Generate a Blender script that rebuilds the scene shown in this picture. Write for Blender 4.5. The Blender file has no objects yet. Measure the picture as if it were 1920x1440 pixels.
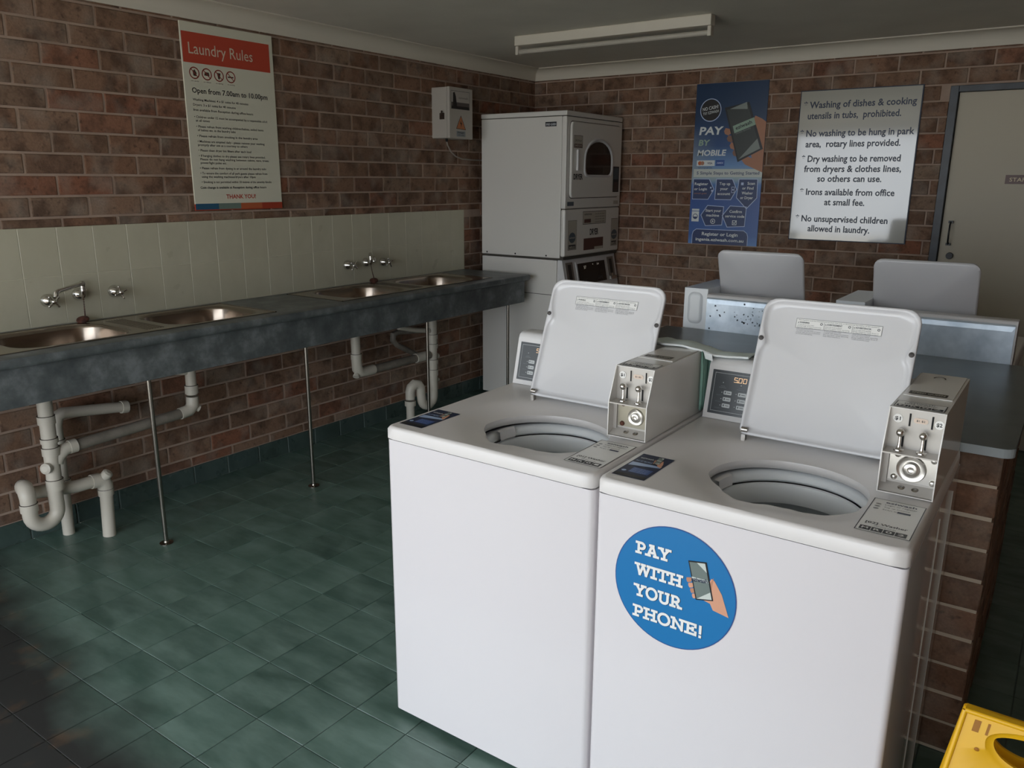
import bpy, math, random
import numpy as np
from mathutils import Vector, Matrix
random.seed(7)
PI = math.pi
SC = bpy.context.scene
C = SC.collection

# ---------------------------------------------------------------- camera, light, exposure
CAM = np.array([3.5242, -5.2686, 1.5128]); YAW, PITCH, ROLL, FPX = 0.6146, 0.2503, 0.0052, 1499.24
def cam_axes():
    cy, sy, cp, sp = math.cos(YAW), math.sin(YAW), math.cos(PITCH), math.sin(PITCH)
    f = np.array([-sy*cp, cy*cp, -sp]); r = np.array([cy, sy, 0.]); u = np.cross(r, f)
    cr, sr = math.cos(ROLL), math.sin(ROLL)
    return cr*r+sr*u, -sr*r+cr*u, f
CR, CU, CF = cam_axes()
def proj(p):
    d = np.array(p)-CAM; z = d@CF
    return (960+FPX*(d@CR)/z, 720-FPX*(d@CU)/z, z)
cd = bpy.data.cameras.new('camera'); cam = bpy.data.objects.new('camera', cd); C.objects.link(cam)
cd.sensor_width = 36; cd.lens = FPX/1920*36; cd.clip_start = .02; cd.clip_end = 200
cam.matrix_world = Matrix(((CR[0], CU[0], -CF[0], CAM[0]), (CR[1], CU[1], -CF[1], CAM[1]), (CR[2], CU[2], -CF[2], CAM[2]), (0, 0, 0, 1)))
SC.camera = cam
SC.view_settings.view_transform = 'Standard'; SC.view_settings.look = 'None'
SC.view_settings.gamma = 1; SC.view_settings.use_curve_mapping = False
SC.view_settings.exposure = 0.0
w = bpy.data.worlds.new('overcast_sky'); SC.world = w; w.use_nodes = True
bg = w.node_tree.nodes['Background']; bg.inputs[0].default_value = (.87, .93, 1.0, 1); bg.inputs[1].default_value = 4.45
YF = -6.4                       # inner face of the front wall, behind the camera
OPX0, OPX1, OPZ = .06, 4.0, 2.12   # doorway opening that lets the daylight in
pl = bpy.data.lights.new('doorway_portal', 'AREA'); pl.shape = 'RECTANGLE'; pl.size = OPX1-OPX0; pl.size_y = OPZ
pl.cycles.is_portal = True
po = bpy.data.objects.new('doorway_portal', pl); C.objects.link(po)
po.location = ((OPX0+OPX1)/2, YF-.1, OPZ/2); po.rotation_euler = (-PI/2, 0, PI)
LY0, LY1 = -6.3, -5.25          # second opening, in the left wall nearer the doorway and out of the picture
pl2 = bpy.data.lights.new('side_portal', 'AREA'); pl2.shape = 'RECTANGLE'; pl2.size = LY1-LY0; pl2.size_y = OPZ; pl2.cycles.is_portal = True
po2 = bpy.data.objects.new('side_portal', pl2); C.objects.link(po2); po2.location = (-.1, (LY0+LY1)/2, OPZ/2); po2.rotation_euler = (0, -PI/2, 0)
sl = bpy.data.lights.new('sun', 'SUN'); sl.energy = 12; sl.angle = .02; sl.color = (1, .95, .87)
so_ = bpy.data.objects.new('sun', sl); C.objects.link(so_); so_.rotation_euler = Vector((.15, .62, .77)).to_track_quat('Z', 'Y').to_euler()   # from behind the building: it lights the path outside, not the room
SC.cycles.max_bounces = 8; SC.cycles.diffuse_bounces = 5; SC.cycles.glossy_bounces = 4
SC.cycles.use_denoising = True; SC.cycles.caustics_reflective = False; SC.cycles.caustics_refractive = False
SC.cycles.sample_clamp_indirect = 4

# ---------------------------------------------------------------- materials
def hexc(h):
    v = [int(h[i:i+2], 16)/255 for i in (0, 2, 4)]
    return tuple([(c/12.92 if c <= .04045 else ((c+.055)/1.055)**2.4) for c in v])+(1,)
def rgb(c): return hexc(c) if isinstance(c, str) else tuple(c)+((1,) if len(c) == 3 else ())
class N:
    def __init__(s, name):
        s.m = bpy.data.materials.new(name); s.m.use_nodes = True; s.t = s.m.node_tree; s.b = s.t.nodes['Principled BSDF']
    def new(s, k, **kw):
        n = s.t.nodes.new(k)
        for a, v in kw.items(): setattr(n, a, v)
        return n
    def link(s, a, b): s.t.links.new(a, b)
    def noise(s, scale, detail=4, rough=.55, vec=None):
        n = s.new('ShaderNodeTexNoise'); n.inputs['Scale'].default_value = scale; n.inputs['Detail'].default_value = detail; n.inputs['Roughness'].default_value = rough
        if vec is None: vec = s.new('ShaderNodeNewGeometry').outputs['Position']
        s.link(vec, n.inputs['Vector']); return n.outputs['Fac']
    def ramp(s, fac, stops):
        r = s.new('ShaderNodeValToRGB'); e = r.color_ramp.elements
        while len(e) < len(stops): e.new(.5)
        for i, (p, c) in enumerate(stops): e[i].position = p; e[i].color = rgb(c)
        s.link(fac, r.inputs[0]); return r.outputs[0]
    def mix(s, fac, a, b, mode='MIX'):
        n = s.new('ShaderNodeMix', data_type='RGBA', blend_type=mode)
        for i, v in ((0, fac), (6, a), (7, b)):
            if hasattr(v, 'is_linked'): s.link(v, n.inputs[i])
            else: n.inputs[i].default_value = v if i == 0 else rgb(v)
        return n.outputs[2]
    def math(s, op, a, b=None):
        n = s.new('ShaderNodeMath', operation=op)
        for i, v in ((0, a), (1, b)):
            if v is None: continue
            if hasattr(v, 'is_linked'): s.link(v, n.inputs[i])
            else: n.inputs[i].default_value = v
        return n.outputs[0]
    def bump(s, h, strength=.3, dist=.002):
        n = s.new('ShaderNodeBump'); n.inputs['Strength'].default_value = strength; n.inputs['Distance'].default_value = dist
        s.link(h, n.inputs['Height']); s.link(n.outputs[0], s.b.inputs['Normal'])
MATS = {}
def mat(name, col='808080', rough=.5, metal=0, coat=0, spec=.5, emit=0, alpha=1, trans=0, noise=None, bump=None):
    if name in MATS: return MATS[name]
    n = N(name); b = n.b
    b.inputs['Base Color'].default_value = rgb(col); b.inputs['Roughness'].default_value = rough; b.inputs['Metallic'].default_value = metal
    b.inputs['Coat Weight'].default_value = coat; b.inputs['Coat Roughness'].default_value = .06; b.inputs['Specular IOR Level'].default_value = spec
    b.inputs['Transmission Weight'].default_value = trans; b.inputs['Alpha'].default_value = alpha
    if emit: b.inputs['Emission Color'].default_value = rgb(col); b.inputs['Emission Strength'].default_value = emit
    if noise:
        sc, c2, lo, hi = noise
        n.link(n.ramp(n.noise(sc), [(lo, col), (hi, c2)]), b.inputs['Base Color'])
    if bump: n.bump(n.noise(bump[0], 3), bump[1], bump[2])
    MATS[name] = n.m; return n.m

def rand_piece(n):   # one random number per brick or tile, whether single or joined
    a = n.new('ShaderNodeObjectInfo').outputs['Random']; g = n.new('ShaderNodeNewGeometry').outputs['Random Per Island']
    return n.math('FRACT', n.math('ADD', n.math('MULTIPLY', a, 7.31), n.math('MULTIPLY', g, 5.17)))
def brick_mat():
    n = N('fired_brick'); r = rand_piece(n)
    base = n.ramp(r, [(0, '806654'), (.22, '8C6D58'), (.4, '977A66'), (.55, '906C56'), (.7, '7E6453'), (.84, '9A826E'), (.93, '98664F'), (1, '785E4F')])
    geo = n.new('ShaderNodeNewGeometry').outputs['Position']
    add = n.new('ShaderNodeVectorMath', operation='ADD'); n.link(geo, add.inputs[0])
    comb = n.new('ShaderNodeCombineXYZ')
    for i in range(3): n.link(n.math('MULTIPLY', r, 13.+i), comb.inputs[i])
    n.link(comb.outputs[0], add.inputs[1])
    blot = n.noise(11, 3, .6, add.outputs[0]); fine = n.noise(120, 4, .7)
    c = n.mix(n.math('MULTIPLY', n.ramp(blot, [(.46, (0, 0, 0)), (.68, (1, 1, 1))]), .68), base, '4C3A30')
    c = n.mix(n.ramp(n.noise(45, 2, .5, add.outputs[0]), [(.6, (0, 0, 0)), (.76, (.6, .6, .6))]), c, '40332C')
    c = n.mix(n.ramp(n.noise(7, 2, .5, add.outputs[0]), [(.5, (0, 0, 0)), (.8, (.55, .55, .55))]), c, 'B0A598')
    c = n.mix(.35, c, n.ramp(fine, [(.3, '5a5a5a'), (.7, 'b8b8b8')]), 'OVERLAY')
    n.link(c, n.b.inputs['Base Color']); n.b.inputs['Roughness'].default_value = .85; n.b.inputs['Specular IOR Level'].default_value = .25
    n.bump(fine, .5, .003); return n.m
def tile_mat(name, cols, wash, rough, dark_patch=False, spec=.5):
    n = N(name); r = rand_piece(n)
    base = n.ramp(r, [(i/(len(cols)-1), c) for i, c in enumerate(cols)])
    geo = n.new('ShaderNodeNewGeometry').outputs['Position']
    add = n.new('ShaderNodeVectorMath', operation='ADD'); n.link(geo, add.inputs[0])
    comb = n.new('ShaderNodeCombineXYZ'); n.link(n.math('MULTIPLY', r, 9.), comb.inputs[0]); n.link(n.math('MULTIPLY', r, 5.), comb.inputs[1]); n.link(comb.outputs[0], add.inputs[1])
    mp = n.new('ShaderNodeMapping'); n.link(add.outputs[0], mp.inputs['Vector']); mp.inputs['Scale'].default_value = (.55, 1.5, 1)
    c = n.mix(n.ramp(n.noise(7, 4, .6, mp.outputs[0]), [(.36, (0, 0, 0)), (.7, (.75, .75, .75))]), base, wash)
    rr = n.ramp(n.noise(9, 3), [(.3, (rough*.75,)*3), (.8, (rough*1.35,)*3)])
    if dark_patch:   # soft-edged dark brown patch across the tiles near the doorway, flecked with browner spots
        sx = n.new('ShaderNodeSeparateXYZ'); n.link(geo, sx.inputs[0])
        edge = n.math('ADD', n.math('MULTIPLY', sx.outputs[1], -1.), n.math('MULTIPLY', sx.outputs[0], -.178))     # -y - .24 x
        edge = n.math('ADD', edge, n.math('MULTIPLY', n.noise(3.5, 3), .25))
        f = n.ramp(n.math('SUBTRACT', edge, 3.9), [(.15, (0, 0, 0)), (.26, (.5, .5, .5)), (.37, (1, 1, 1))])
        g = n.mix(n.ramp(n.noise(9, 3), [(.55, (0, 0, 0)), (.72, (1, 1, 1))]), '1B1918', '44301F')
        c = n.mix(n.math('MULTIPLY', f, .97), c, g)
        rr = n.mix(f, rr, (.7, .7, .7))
    n.link(c, n.b.inputs['Base Color']); n.link(rr, n.b.inputs['Roughness']); n.b.inputs['Specular IOR Level'].default_value = spec
    n.bump(n.noise(9, 2), .06, .002); return n.m
BRICK = brick_mat()
MORTAR = mat('mortar', 'B09A8A', .95, bump=(150, .5, .002), noise=(6, '9A8577', .35, .7))
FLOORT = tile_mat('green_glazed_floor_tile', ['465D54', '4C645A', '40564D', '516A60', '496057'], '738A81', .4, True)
SKIRTT = tile_mat('green_skirting_tile', ['3C4B48', '42524E', '37453F'], '50605C', .3)
GROUT = mat('floor_grout', '7E8A84', .9, noise=(5, '4E5652', .3, .7))
WTILE = tile_mat('cream_wall_tile', ['C2BEA8', 'C4C0AB', 'C0BCA6'], 'BAB6A0', .35)
TGROUT = mat('tile_grout', 'C9C5B2', .9)
CEIL = mat('ceiling_paint', 'DCD8CE', .85, noise=(3, 'D0CCC2', .3, .8))
CORN = mat('cornice_paint', 'D8D2C4', .7)
ENAM = mat('white_enamel', 'DEDADC', .24, coat=.7)
ENAMD = mat('aged_white_enamel', 'D9D7D2', .3, coat=.35)
DRYM = mat('dryer_enamel', 'E4E1DB', .33, coat=.2)
DECK = mat('deck_enamel', 'D8D5D3', .36, coat=.15)
PLAST = mat('white_plastic', 'DAD9D9', .38)
TUBM = mat('tub_plastic', 'DCE0E2', .4)
DARK = mat('dark_void', '141414', .8)
BLACK = mat('black_plastic', '17191A', .4)
RUBBER = mat('rubber_bumper', '45413F', .6)
STEEL = mat('stainless_steel', 'B9B5B0', .2, 1, noise=(40, '9A938B', .4, .7))
SINKM = mat('sink_steel', 'A2968A', .23, 1, bump=(30, .15, .001))
CHROME = mat('chrome', 'D8D6D2', .1, 1)
BRUSH = mat('brushed_lock_steel', 'D9D6D0', .28, 1)
DULLP = mat('dull_lock_plate', 'A29C8B', .45, .5)
RUST = mat('rust', '5A3325', .8, noise=(60, '3A2119', .4, .6))
GALV = mat('galvanised_steel', 'CBD6E0', .36, .6, noise=(14, 'AAB8C4', .35, .7))
SPOT = mat('corrosion_spot', '4A5560', .7)
PVC = mat('white_pvc', 'C9C3B6', .4)
PVS = [PVC, mat('pipe_seam', '4A423A', .8)]; PVCG = mat('grimy_pvc', '8A8379', .55, noise=(12, '6E675E', .35, .65))
STEELP = mat('post_steel', 'A19B92', .25, 1)
LAM = (lambda: (lambda n: (n.link(n.ramp(n.noise(9, 6, .65), [(.34, '4B5153'), (.5, '5D6364'), (.66, '7A8082')]), n.b.inputs['Base Color']), setattr(n.b.inputs['Roughness'], 'default_value', .36), n.m)[-1])(N('slate_laminate')))()
NAVY = mat('navy_ink', '1F2A44', .5); INK = mat('black_ink', '1C1C1E', .5); GREYINK = mat('grey_ink', '5D5D5D', .6)
WHITE = mat('white_print', 'E9E9E6', .4); OFFW = mat('sign_board', 'DAD8C6', .45); REDB = mat('red_band', 'BE4A36', .45)
SIGNW = mat('glossy_white_board', 'A29F92', .25, coat=1.); MATS['glossy_white_board'].node_tree.nodes['Principled BSDF'].inputs['Coat IOR'].default_value = 1.75; TXTB = mat('sign_lettering', '1B2740', .4)
BLUE = mat('sticker_blue', '1F73AE', .35); BLUED = mat('deep_blue_print', '23395F', .3); LBLUE = mat('light_blue_print', '9DB4D6', .35)
SKIN = mat('hand_print', 'D39B7E', .5); SKIN2 = mat('hand_shade_print', 'B98468', .5)
PHONEB = mat('phone_print', '1B1D20', .35); PHONES = mat('phone_screen_print', '6E7A76', .4); PHONEL = mat('phone_light_print', 'C7CEC8', .4)
DOORP = mat('cream_door_paint', 'C4BCA8', .55); FRAMEP = mat('door_frame_paint', '39424A', .4, noise=(8, '2A2C30', .3, .7))
YEL = mat('yellow_plastic', 'E2AE14', .38); YELD = mat('yellow_plastic_worn', '9B6510', .6)
LEDM = mat('led_digits', 'FFCF9E', .5, emit=.9)
CLOTH = mat('teal_cloth', '7FA698', .85); HEM = mat('white_hem', 'EDF2F2', .8); CLOTHW = mat('pale_teal_mesh', 'DCE9E7', .85)
TUBEL = mat('fluorescent_glass', 'B9B4A8', .3)

# ---------------------------------------------------------------- geometry helpers
class Geo:
    def __init__(s): s.v = []; s.f = []; s.mi = []; s.sm = []
    def add(s, vs, fs, mi=0, smooth=False):
        o = len(s.v); s.v += [tuple(map(float, p)) for p in vs]
        for f in fs: s.f.append([i+o for i in f]); s.mi.append(mi); s.sm.append(smooth)
        return s
    def box(s, x0, x1, y0, y1, z0, z1, mi=0):
        v = [(x, y, z) for x in (x0, x1) for y in (y0, y1) for z in (z0, z1)]
        return s.add(v, [(0, 1, 3, 2), (4, 6, 7, 5), (0, 4, 5, 1), (2, 3, 7, 6), (0, 2, 6, 4), (1, 5, 7, 3)], mi)
    def prism(s, prof, axis, a0, a1, mi=0, smooth=False):   # profile of 2-D points swept along one axis
        def P(p, a): return {'x': (a, p[0], p[1]), 'y': (p[0], a, p[1]), 'z': (p[0], p[1], a)}[axis]
        n = len(prof); v = [P(p, a0) for p in prof]+[P(p, a1) for p in prof]
        s.add(v, [(i, (i+1) % n, n+(i+1) % n, n+i) for i in range(n)], mi, smooth)
        return s.add(v, [tuple(range(n)), tuple(range(2*n-1, n-1, -1))], mi)
    def rings(s, rs, mi=0, smooth=True, close=True, cap0=False, cap1=False):
        n = len(rs[0]); v = [p for r in rs for p in r]; f = []
        for k in range(len(rs)-1):
            for i in range(n if close else n-1):
                j = (i+1) % n; f.append((k*n+i, k*n+j, (k+1)*n+j, (k+1)*n+i))
        s.add(v, f, mi, smooth)
        if cap0: s.add(rs[0], [tuple(range(n))], mi)
        if cap1: s.add(rs[-1], [tuple(range(n))], mi)
        return s
    def lathe(s, prof, O, A, n=20, mi=0, smooth=True, cap0=False, cap1=False):   # prof: (radius, height along A)
        O, A = Vector(O), Vector(A).normalized(); U = A.orthogonal().normalized(); V = A.cross(U)
        rs = [[O+A*h+(U*math.cos(2*PI*i/n)+V*math.sin(2*PI*i/n))*max(r, 1e-5) for i in range(n)] for r, h in prof]
        return s.rings(rs, mi, smooth, True, cap0, cap1)
    def tube(s, path, r, n=12, mi=0, caps=True):
        P = [Vector(p) for p in path]; rs = []; U = None
        for i, p in enumerate(P):
            a = (P[i]-P[i-1]).normalized() if i else None; b = (P[i+1]-P[i]).normalized() if i < len(P)-1 else None
            t = (a+b).normalized() if a is not None and b is not None else (a if b is None else b)
            k = 1/max(.5, t.dot(a)) if a is not None and b is not None else 1
            U = t.orthogonal().normalized() if U is None else (U-t*U.dot(t)).normalized()
            V = t.cross(U); rad = r[i] if isinstance(r, (list, tuple)) else r*min(k, 1.3)
            rs.append([p+(U*math.cos(2*PI*j/n)+V*math.sin(2*PI*j/n))*rad for j in range(n)])
        return s.rings(rs, mi, True, True, caps, caps)
    def ball(s, c, r, n=14, mi=0, sz=1):
        return s.lathe([(r*math.sin(PI*i/8), -r*sz*math.cos(PI*i/8)) for i in range(9)], c, (0, 0, 1), n, mi)
def arc(c, r, a0, a1, U, V, n=8):
    c, U, V = Vector(c), Vector(U), Vector(V)
    return [c+(U*math.cos(a0+(a1-a0)*i/n)+V*math.sin(a0+(a1-a0)*i/n))*r for i in range(n+1)]
def mesh(name, g, mats):
    m = bpy.data.meshes.new(name); m.from_pydata(g.v, [], g.f)
    for x in (mats if isinstance(mats, (list, tuple)) else [mats]): m.materials.append(x)
    m.polygons.foreach_set('material_index', g.mi); m.polygons.foreach_set('use_smooth', g.sm); m.update()
    return m
def obj(name, g, mats, parent=None, bevel=0, seg=2, label=None, angle=None):
    m = g if isinstance(g, bpy.types.Mesh) else mesh(name, g, mats)
    if not angle and any(m.polygons[i].use_smooth for i in range(0, len(m.polygons), 7)) and not bevel: m.set_sharp_from_angle(angle=math.radians(48))
    if angle: m.polygons.foreach_set('use_smooth', [True]*len(m.polygons)); m.set_sharp_from_angle(angle=math.radians(angle))
    o = bpy.data.objects.new(name, m); C.objects.link(o)
    if parent is not None: o.parent = parent
    if bevel:
        b = o.modifiers.new('bevel', 'BEVEL'); b.width = bevel; b.segments = seg; b.limit_method = 'ANGLE'; b.angle_limit = math.radians(35); b.harden_normals = False
        m.polygons.foreach_set('use_smooth', [True]*len(m.polygons)); m.set_sharp_from_angle(angle=math.radians(60)) if seg < 2 else None
        if seg >= 2:
            b.harden_normals = True
    if label: o['label'] = label
    return o
def tag(o, label, cat, group=None):
    o['label'] = label; o['category'] = cat
    if group: o['group'] = group
    return o
def thing(name, label, cat, loc=(0, 0, 0), rz=0, group=None):
    o = bpy.data.objects.new(name, None); C.objects.link(o); o.location = loc; o.rotation_euler = (0, 0, rz); o.empty_display_size = .05
    return tag(o, label, cat, group)
def struct(o): o['kind'] = 'structure'; return o
_TX = {}
def text_mesh(s, bold):
    k = (s, bold)
    if k not in _TX:
        cu = bpy.data.curves.new('t', 'FONT'); cu.body = s; cu.offset = bold; cu.resolution_u = 2
        o = bpy.data.objects.new('t', cu); m = bpy.data.meshes.new_from_object(o)
        _TX[k] = ([tuple(v.co) for v in m.vertices], [tuple(p.vertices) for p in m.polygons])
        bpy.data.objects.remove(o); bpy.data.meshes.remove(m); bpy.data.curves.remove(cu)
    return _TX[k]
class Pl:   # a flat print: (u right, v up, n out of the surface) mapped to space
    def __init__(s, O, U, V, Nn, g=None): s.O, s.U, s.V, s.N = Vector(O), Vector(U), Vector(V), Vector(Nn); s.g = g or Geo(); s.k = 0
    def p(s, u, v, n): return s.O+s.U*u+s.V*v+s.N*n
    def poly(s, pts, n=.0005, mi=0): s.g.add([s.p(u, v, n) for u, v in pts], [tuple(range(len(pts)))], mi); return s
    def rect(s, u0, v0, u1, v1, n=.0005, mi=0): return s.poly([(u0, v0), (u1, v0), (u1, v1), (u0, v1)], n, mi)
    def slab(s, u0, v0, u1, v1, n0, n1, mi=0):
        q = [(u0, v0), (u1, v0), (u1, v1), (u0, v1)]; v = [s.p(a, b, n0) for a, b in q]+[s.p(a, b, n1) for a, b in q]
        s.g.add(v, [(0, 1, 2, 3), (4, 5, 6, 7), (0, 1, 5, 4), (1, 2, 6, 5), (2, 3, 7, 6), (3, 0, 4, 7)], mi); return s
    def disc(s, u, v, r, n=.0005, mi=0, ry=None, k=28): return s.poly([(u+r*math.cos(2*PI*i/k), v+(ry or r)*math.sin(2*PI*i/k)) for i in range(k)], n, mi)
    def ring(s, u, v, r, w, n=.0005, mi=0, k=32):
        a = [s.p(u+r*math.cos(2*PI*i/k), v+r*math.sin(2*PI*i/k), n) for i in range(k)]; b = [s.p(u+(r-w)*math.cos(2*PI*i/k), v+(r-w)*math.sin(2*PI*i/k), n) for i in range(k)]
        s.g.rings([a, b], mi, False); return s
    def line(s, pts, w, n=.0005, mi=0, closed=False):
        pts = [Vector((a, b)) for a, b in pts]
        if closed: pts.append(pts[0])
        for a, b in zip(pts, pts[1:]):
            d = (b-a)
            if d.length < 1e-6: continue
            d.normalize(); q = Vector((-d.y, d.x))*w/2; a2 = a-d*w*.45; b2 = b+d*w*.45
            s.poly([tuple(a2+q), tuple(a2-q), tuple(b2-q), tuple(b2+q)], n+s.k*5e-5, mi); s.k = (s.k+1) % 8
        return s
    def frame(s, u0, v0, u1, v1, w, n=.0005, mi=0): return s.line([(u0, v0), (u1, v0), (u1, v1), (u0, v1)], w, n, mi, True)
    def text(s, t, u, v, h, width=None, al='l', bold=.0, n=.001, mi=0, slant=0, rot=0):
        vs, fs = text_mesh(t, bold)
        if not vs: return s
        x0 = min(a[0] for a in vs); x1 = max(a[0] for a in vs); k = h/.7; kx = k if width is None else width/(x1-x0)
        off = {'l': -x0*kx, 'c': -(x0+x1)/2*kx, 'r': -x1*kx}[al]; c, sn = math.cos(rot), math.sin(rot); out = []
        for a in vs:
            X = a[0]*kx+off+a[1]*k*slant; Y = a[1]*k; out.append(s.p(u+X*c-Y*sn, v+X*sn+Y*c, n))
        s.g.add(out, fs, mi); return s
def rr_pt(ang, cx, cy, hw, hh, r):   # point of a rounded rectangle's outline in direction ang from its centre
    dx, dy = math.cos(ang), math.sin(ang); lo, hi = 0, 2*(hw+hh)
    for _ in range(26):
        m = (lo+hi)/2; x, y = abs(dx*m)-(hw-r), abs(dy*m)-(hh-r)
        d = math.hypot(max(x, 0), max(y, 0))+min(max(x, y), 0)-r
        if d < 0: lo = m
        else: hi = m
    return cx+dx*lo, cy+dy*lo
def rr_loop(u0, v0, u1, v1, r, k=6):
    out = []
    for cx, cy, a in ((u1-r, v1-r, 0), (u0+r, v1-r, 90), (u0+r, v0+r, 180), (u1-r, v0+r, 270)):
        for i in range(k+1): t = math.radians(a+90*i/k); out.append((cx+r*math.cos(t), cy+r*math.sin(t)))
    return out

# ---------------------------------------------------------------- bricks and tiles laid one by one
CEILZ, CORNZ = 2.302, 2.222
def piece_mesh(name, L, H, D, mt, c=.003, jit=.0012):
    g = Geo(); J = lambda: random.uniform(-jit, jit)
    def R(i, y, j=0): return [(x+(J() if j else 0), y+(J()*.8 if j else 0), z+(J() if j else 0)) for x, z in ((i, i), (L-i, i), (L-i, H-i), (i, H-i))]
    a, b, d = R(0, 0), R(0, -(D-c), 1), R(c, -D, 1); v = a+b+d
    f = [(i, (i+1) % 4, 4+(i+1) % 4, 4+i) for i in range(4)]+[(4+i, 4+(i+1) % 4, 8+(i+1) % 4, 8+i) for i in range(4)]+[(8, 9, 10, 11)]
    g.add(v, f); return mesh(name, g, mt)
_PM = {}
def piece(name, L, H, D, mt, jit):
    k = (name, round(L, 3), round(H, 3), D, random.randint(0, 3))
    if k not in _PM: _PM[k] = piece_mesh(name, L, H, D, mt, jit=jit, c=.001 if name.startswith('splash') else min(.003, D*.6))
    return _PM[k]
def lay(parent, name, items, D, mt, M, limit, seen=lambda p: True, jit=.0012):
    """items: (u, v, length, height) on the parent's face; the largest in view become single parts, the rest one joined part"""
    sc = []
    for u, v, L, H in items:
        p = M @ Vector((u+L/2, 0, v+H/2)); x, y, z = proj(p)
        vis = z > .2 and -60 < x < 1980 and -60 < y < 1500 and seen(p)
        sc.append((0 if vis else 1, (p-Vector(CAM)).length, u, v, L, H))
    sc.sort()
    rest = Geo(); k = 0
    for s in sc:
        hid, dist, u, v, L, H = s
        if k < limit and not hid:
            o = bpy.data.objects.new(name, piece(name, L, H, D, mt, jit)); C.objects.link(o); o.parent = parent; o.location = (u, 0, v); k += 1
        else:
            m = piece(name, L, H, D, mt, jit); rest.add([(a.co.x+u, a.co.y, a.co.z+v) for a in m.vertices], [tuple(q.vertices) for q in m.polygons])
    if rest.v:
        o = obj(name, rest, mt, parent); o['kind'] = 'stuff'
def cut(items, holes):
    for hu0, hu1, hv0, hv1 in holes:
        out = []
        for u, v, L, H in items:
            if u >= hu1 or u+L <= hu0 or v >= hv1 or v+H <= hv0: out.append((u, v, L, H)); continue
            if v >= hv0-1e-4 and v+H <= hv1+1e-4:
                if hu0-u > .02: out.append((u, v, hu0-u, H))
                if u+L-hu1 > .02: out.append((hu1, v, u+L-hu1, H))
            else:
                if hv0-v > .015: out.append((u, v, L, hv0-v))
                if v+H-hv1 > .015: out.append((u, hv1, L, v+H-hv1))
        items = out
    return items
def brick_items(u0, u1, v0, v1, phase, bed0=2.124, par=0):
    it = []
    for j in range(-3, 27):
        b, t = bed0-.086*(j+1)+.005, bed0-.086*j-.005; b, t = max(b, v0), min(t, v1)
        if t-b < .012: continue
        ph = phase+(.12 if (j+par) % 2 else 0); i = math.floor((u0-ph)/.24)-1
        while ph+.24*i < u1:
            a, c = max(ph+.24*i+.005, u0), min(ph+.24*(i+1)-.005, u1)
            if c-a > .02: it.append((a, b, c-a, t-b))
            i += 1
    return it
def wall(name, loc, rz, u0, u1, v0, v1, holes=()):   # mortar slab with the openings left out
    g = Geo(); us = sorted({u0, u1, *[min(max(h[i], u0), u1) for h in holes for i in (0, 1)]}); vs = sorted({v0, v1, *[min(max(h[i], v0), v1) for h in holes for i in (2, 3)]})
    for a, b in zip(us, us[1:]):
        for c, d in zip(vs, vs[1:]):
            if any(h[0] < (a+b)/2 < h[1] and h[2] < (c+d)/2 < h[3] for h in holes): continue
            g.box(a, b, -.001, .12, c, d)
    o = obj(name, g, MORTAR); o.location = loc; o.rotation_euler = (0, 0, rz); struct(o)
    return o, Matrix.Translation(loc) @ Matrix.Rotation(rz, 4, 'Z')

XR = 4.35
# left wall (x = 0), seen with the sinks; local u runs along world y
SH = (LY0-YF, LY1-YF, -.01, OPZ)
wl, M = wall('wall_left', (0, YF, 0), PI/2, 0, -YF+.1, 0, CEILZ, [SH])
S0 = -YF
it = brick_items(0, -YF, .1, CORNZ+.02, S0-2.244, par=0)
it = cut(it, [SH, (0, S0-.873, .72, 1.311)])
def seen_left(p): return not (p.y > -.6 and p.z < 1.85) and not (p.y < -.87 and .72 < p.z < 1.3)
lay(wl, 'brick', it, .005, BRICK, M, 300, seen_left)
# back wall (y = 0)
DX0, DX1, DZ = 2.79, 3.72, 2.03
wb, M = wall('wall_back', (0, 0, 0), 0, -.12, XR, 0, CEILZ, [(DX0, DX1, -.01, DZ)])
it = cut(brick_items(0, XR, .1, CORNZ+.02, .947-.24*4, par=0), [(DX0-.001, DX1+.001, -.1, DZ)])
def seen_back(p): return not (p.x < .70 and p.z < 1.85) and not (p.z < .8)
lay(wb, 'brick', it, .005, BRICK, M, 300, seen_back)
# right and front walls, out of the picture
wr, M = wall('wall_right', (XR, 0, 0), -PI/2, 0, -YF, 0, CEILZ)
lay(wr, 'brick', brick_items(0, -YF, 0, CORNZ, 0), .005, BRICK, M, 0)
hole = (XR-OPX1, XR-OPX0, -.01, OPZ)
wf, M = wall('wall_front', (XR, YF, 0), PI, 0, XR+.12, 0, CEILZ, [hole])
lay(wf, 'brick', cut(brick_items(0, XR, 0, CORNZ, 0), [hole]), .005, BRICK, M, 0)
# splashback of large cream tiles
sp = obj('splashback', Geo().box(LY1-YF, -YF-.87, -.0068, .004, .905, 1.309), TGROUT, wl)
spt = []
for i in range(-8, 20):
    a, b = max(-3.75+.1525*i+.001, LY1+.02), min(-3.75+.1525*(i+1)-.001, -.873)
    if b-a > .02: spt += [(a-YF, .907, b-a, .2015), (a-YF, 1.1105, b-a, .2)]
lay(wl, 'splashback_tile', spt, .008, WTILE, Matrix.Translation((0, YF, 0)) @ Matrix.Rotation(PI/2, 4, 'Z'), 60, jit=.0001)
for o in [x for x in wl.children if x.name.startswith('splashback_tile')]: o.visible_shadow = True
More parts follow.
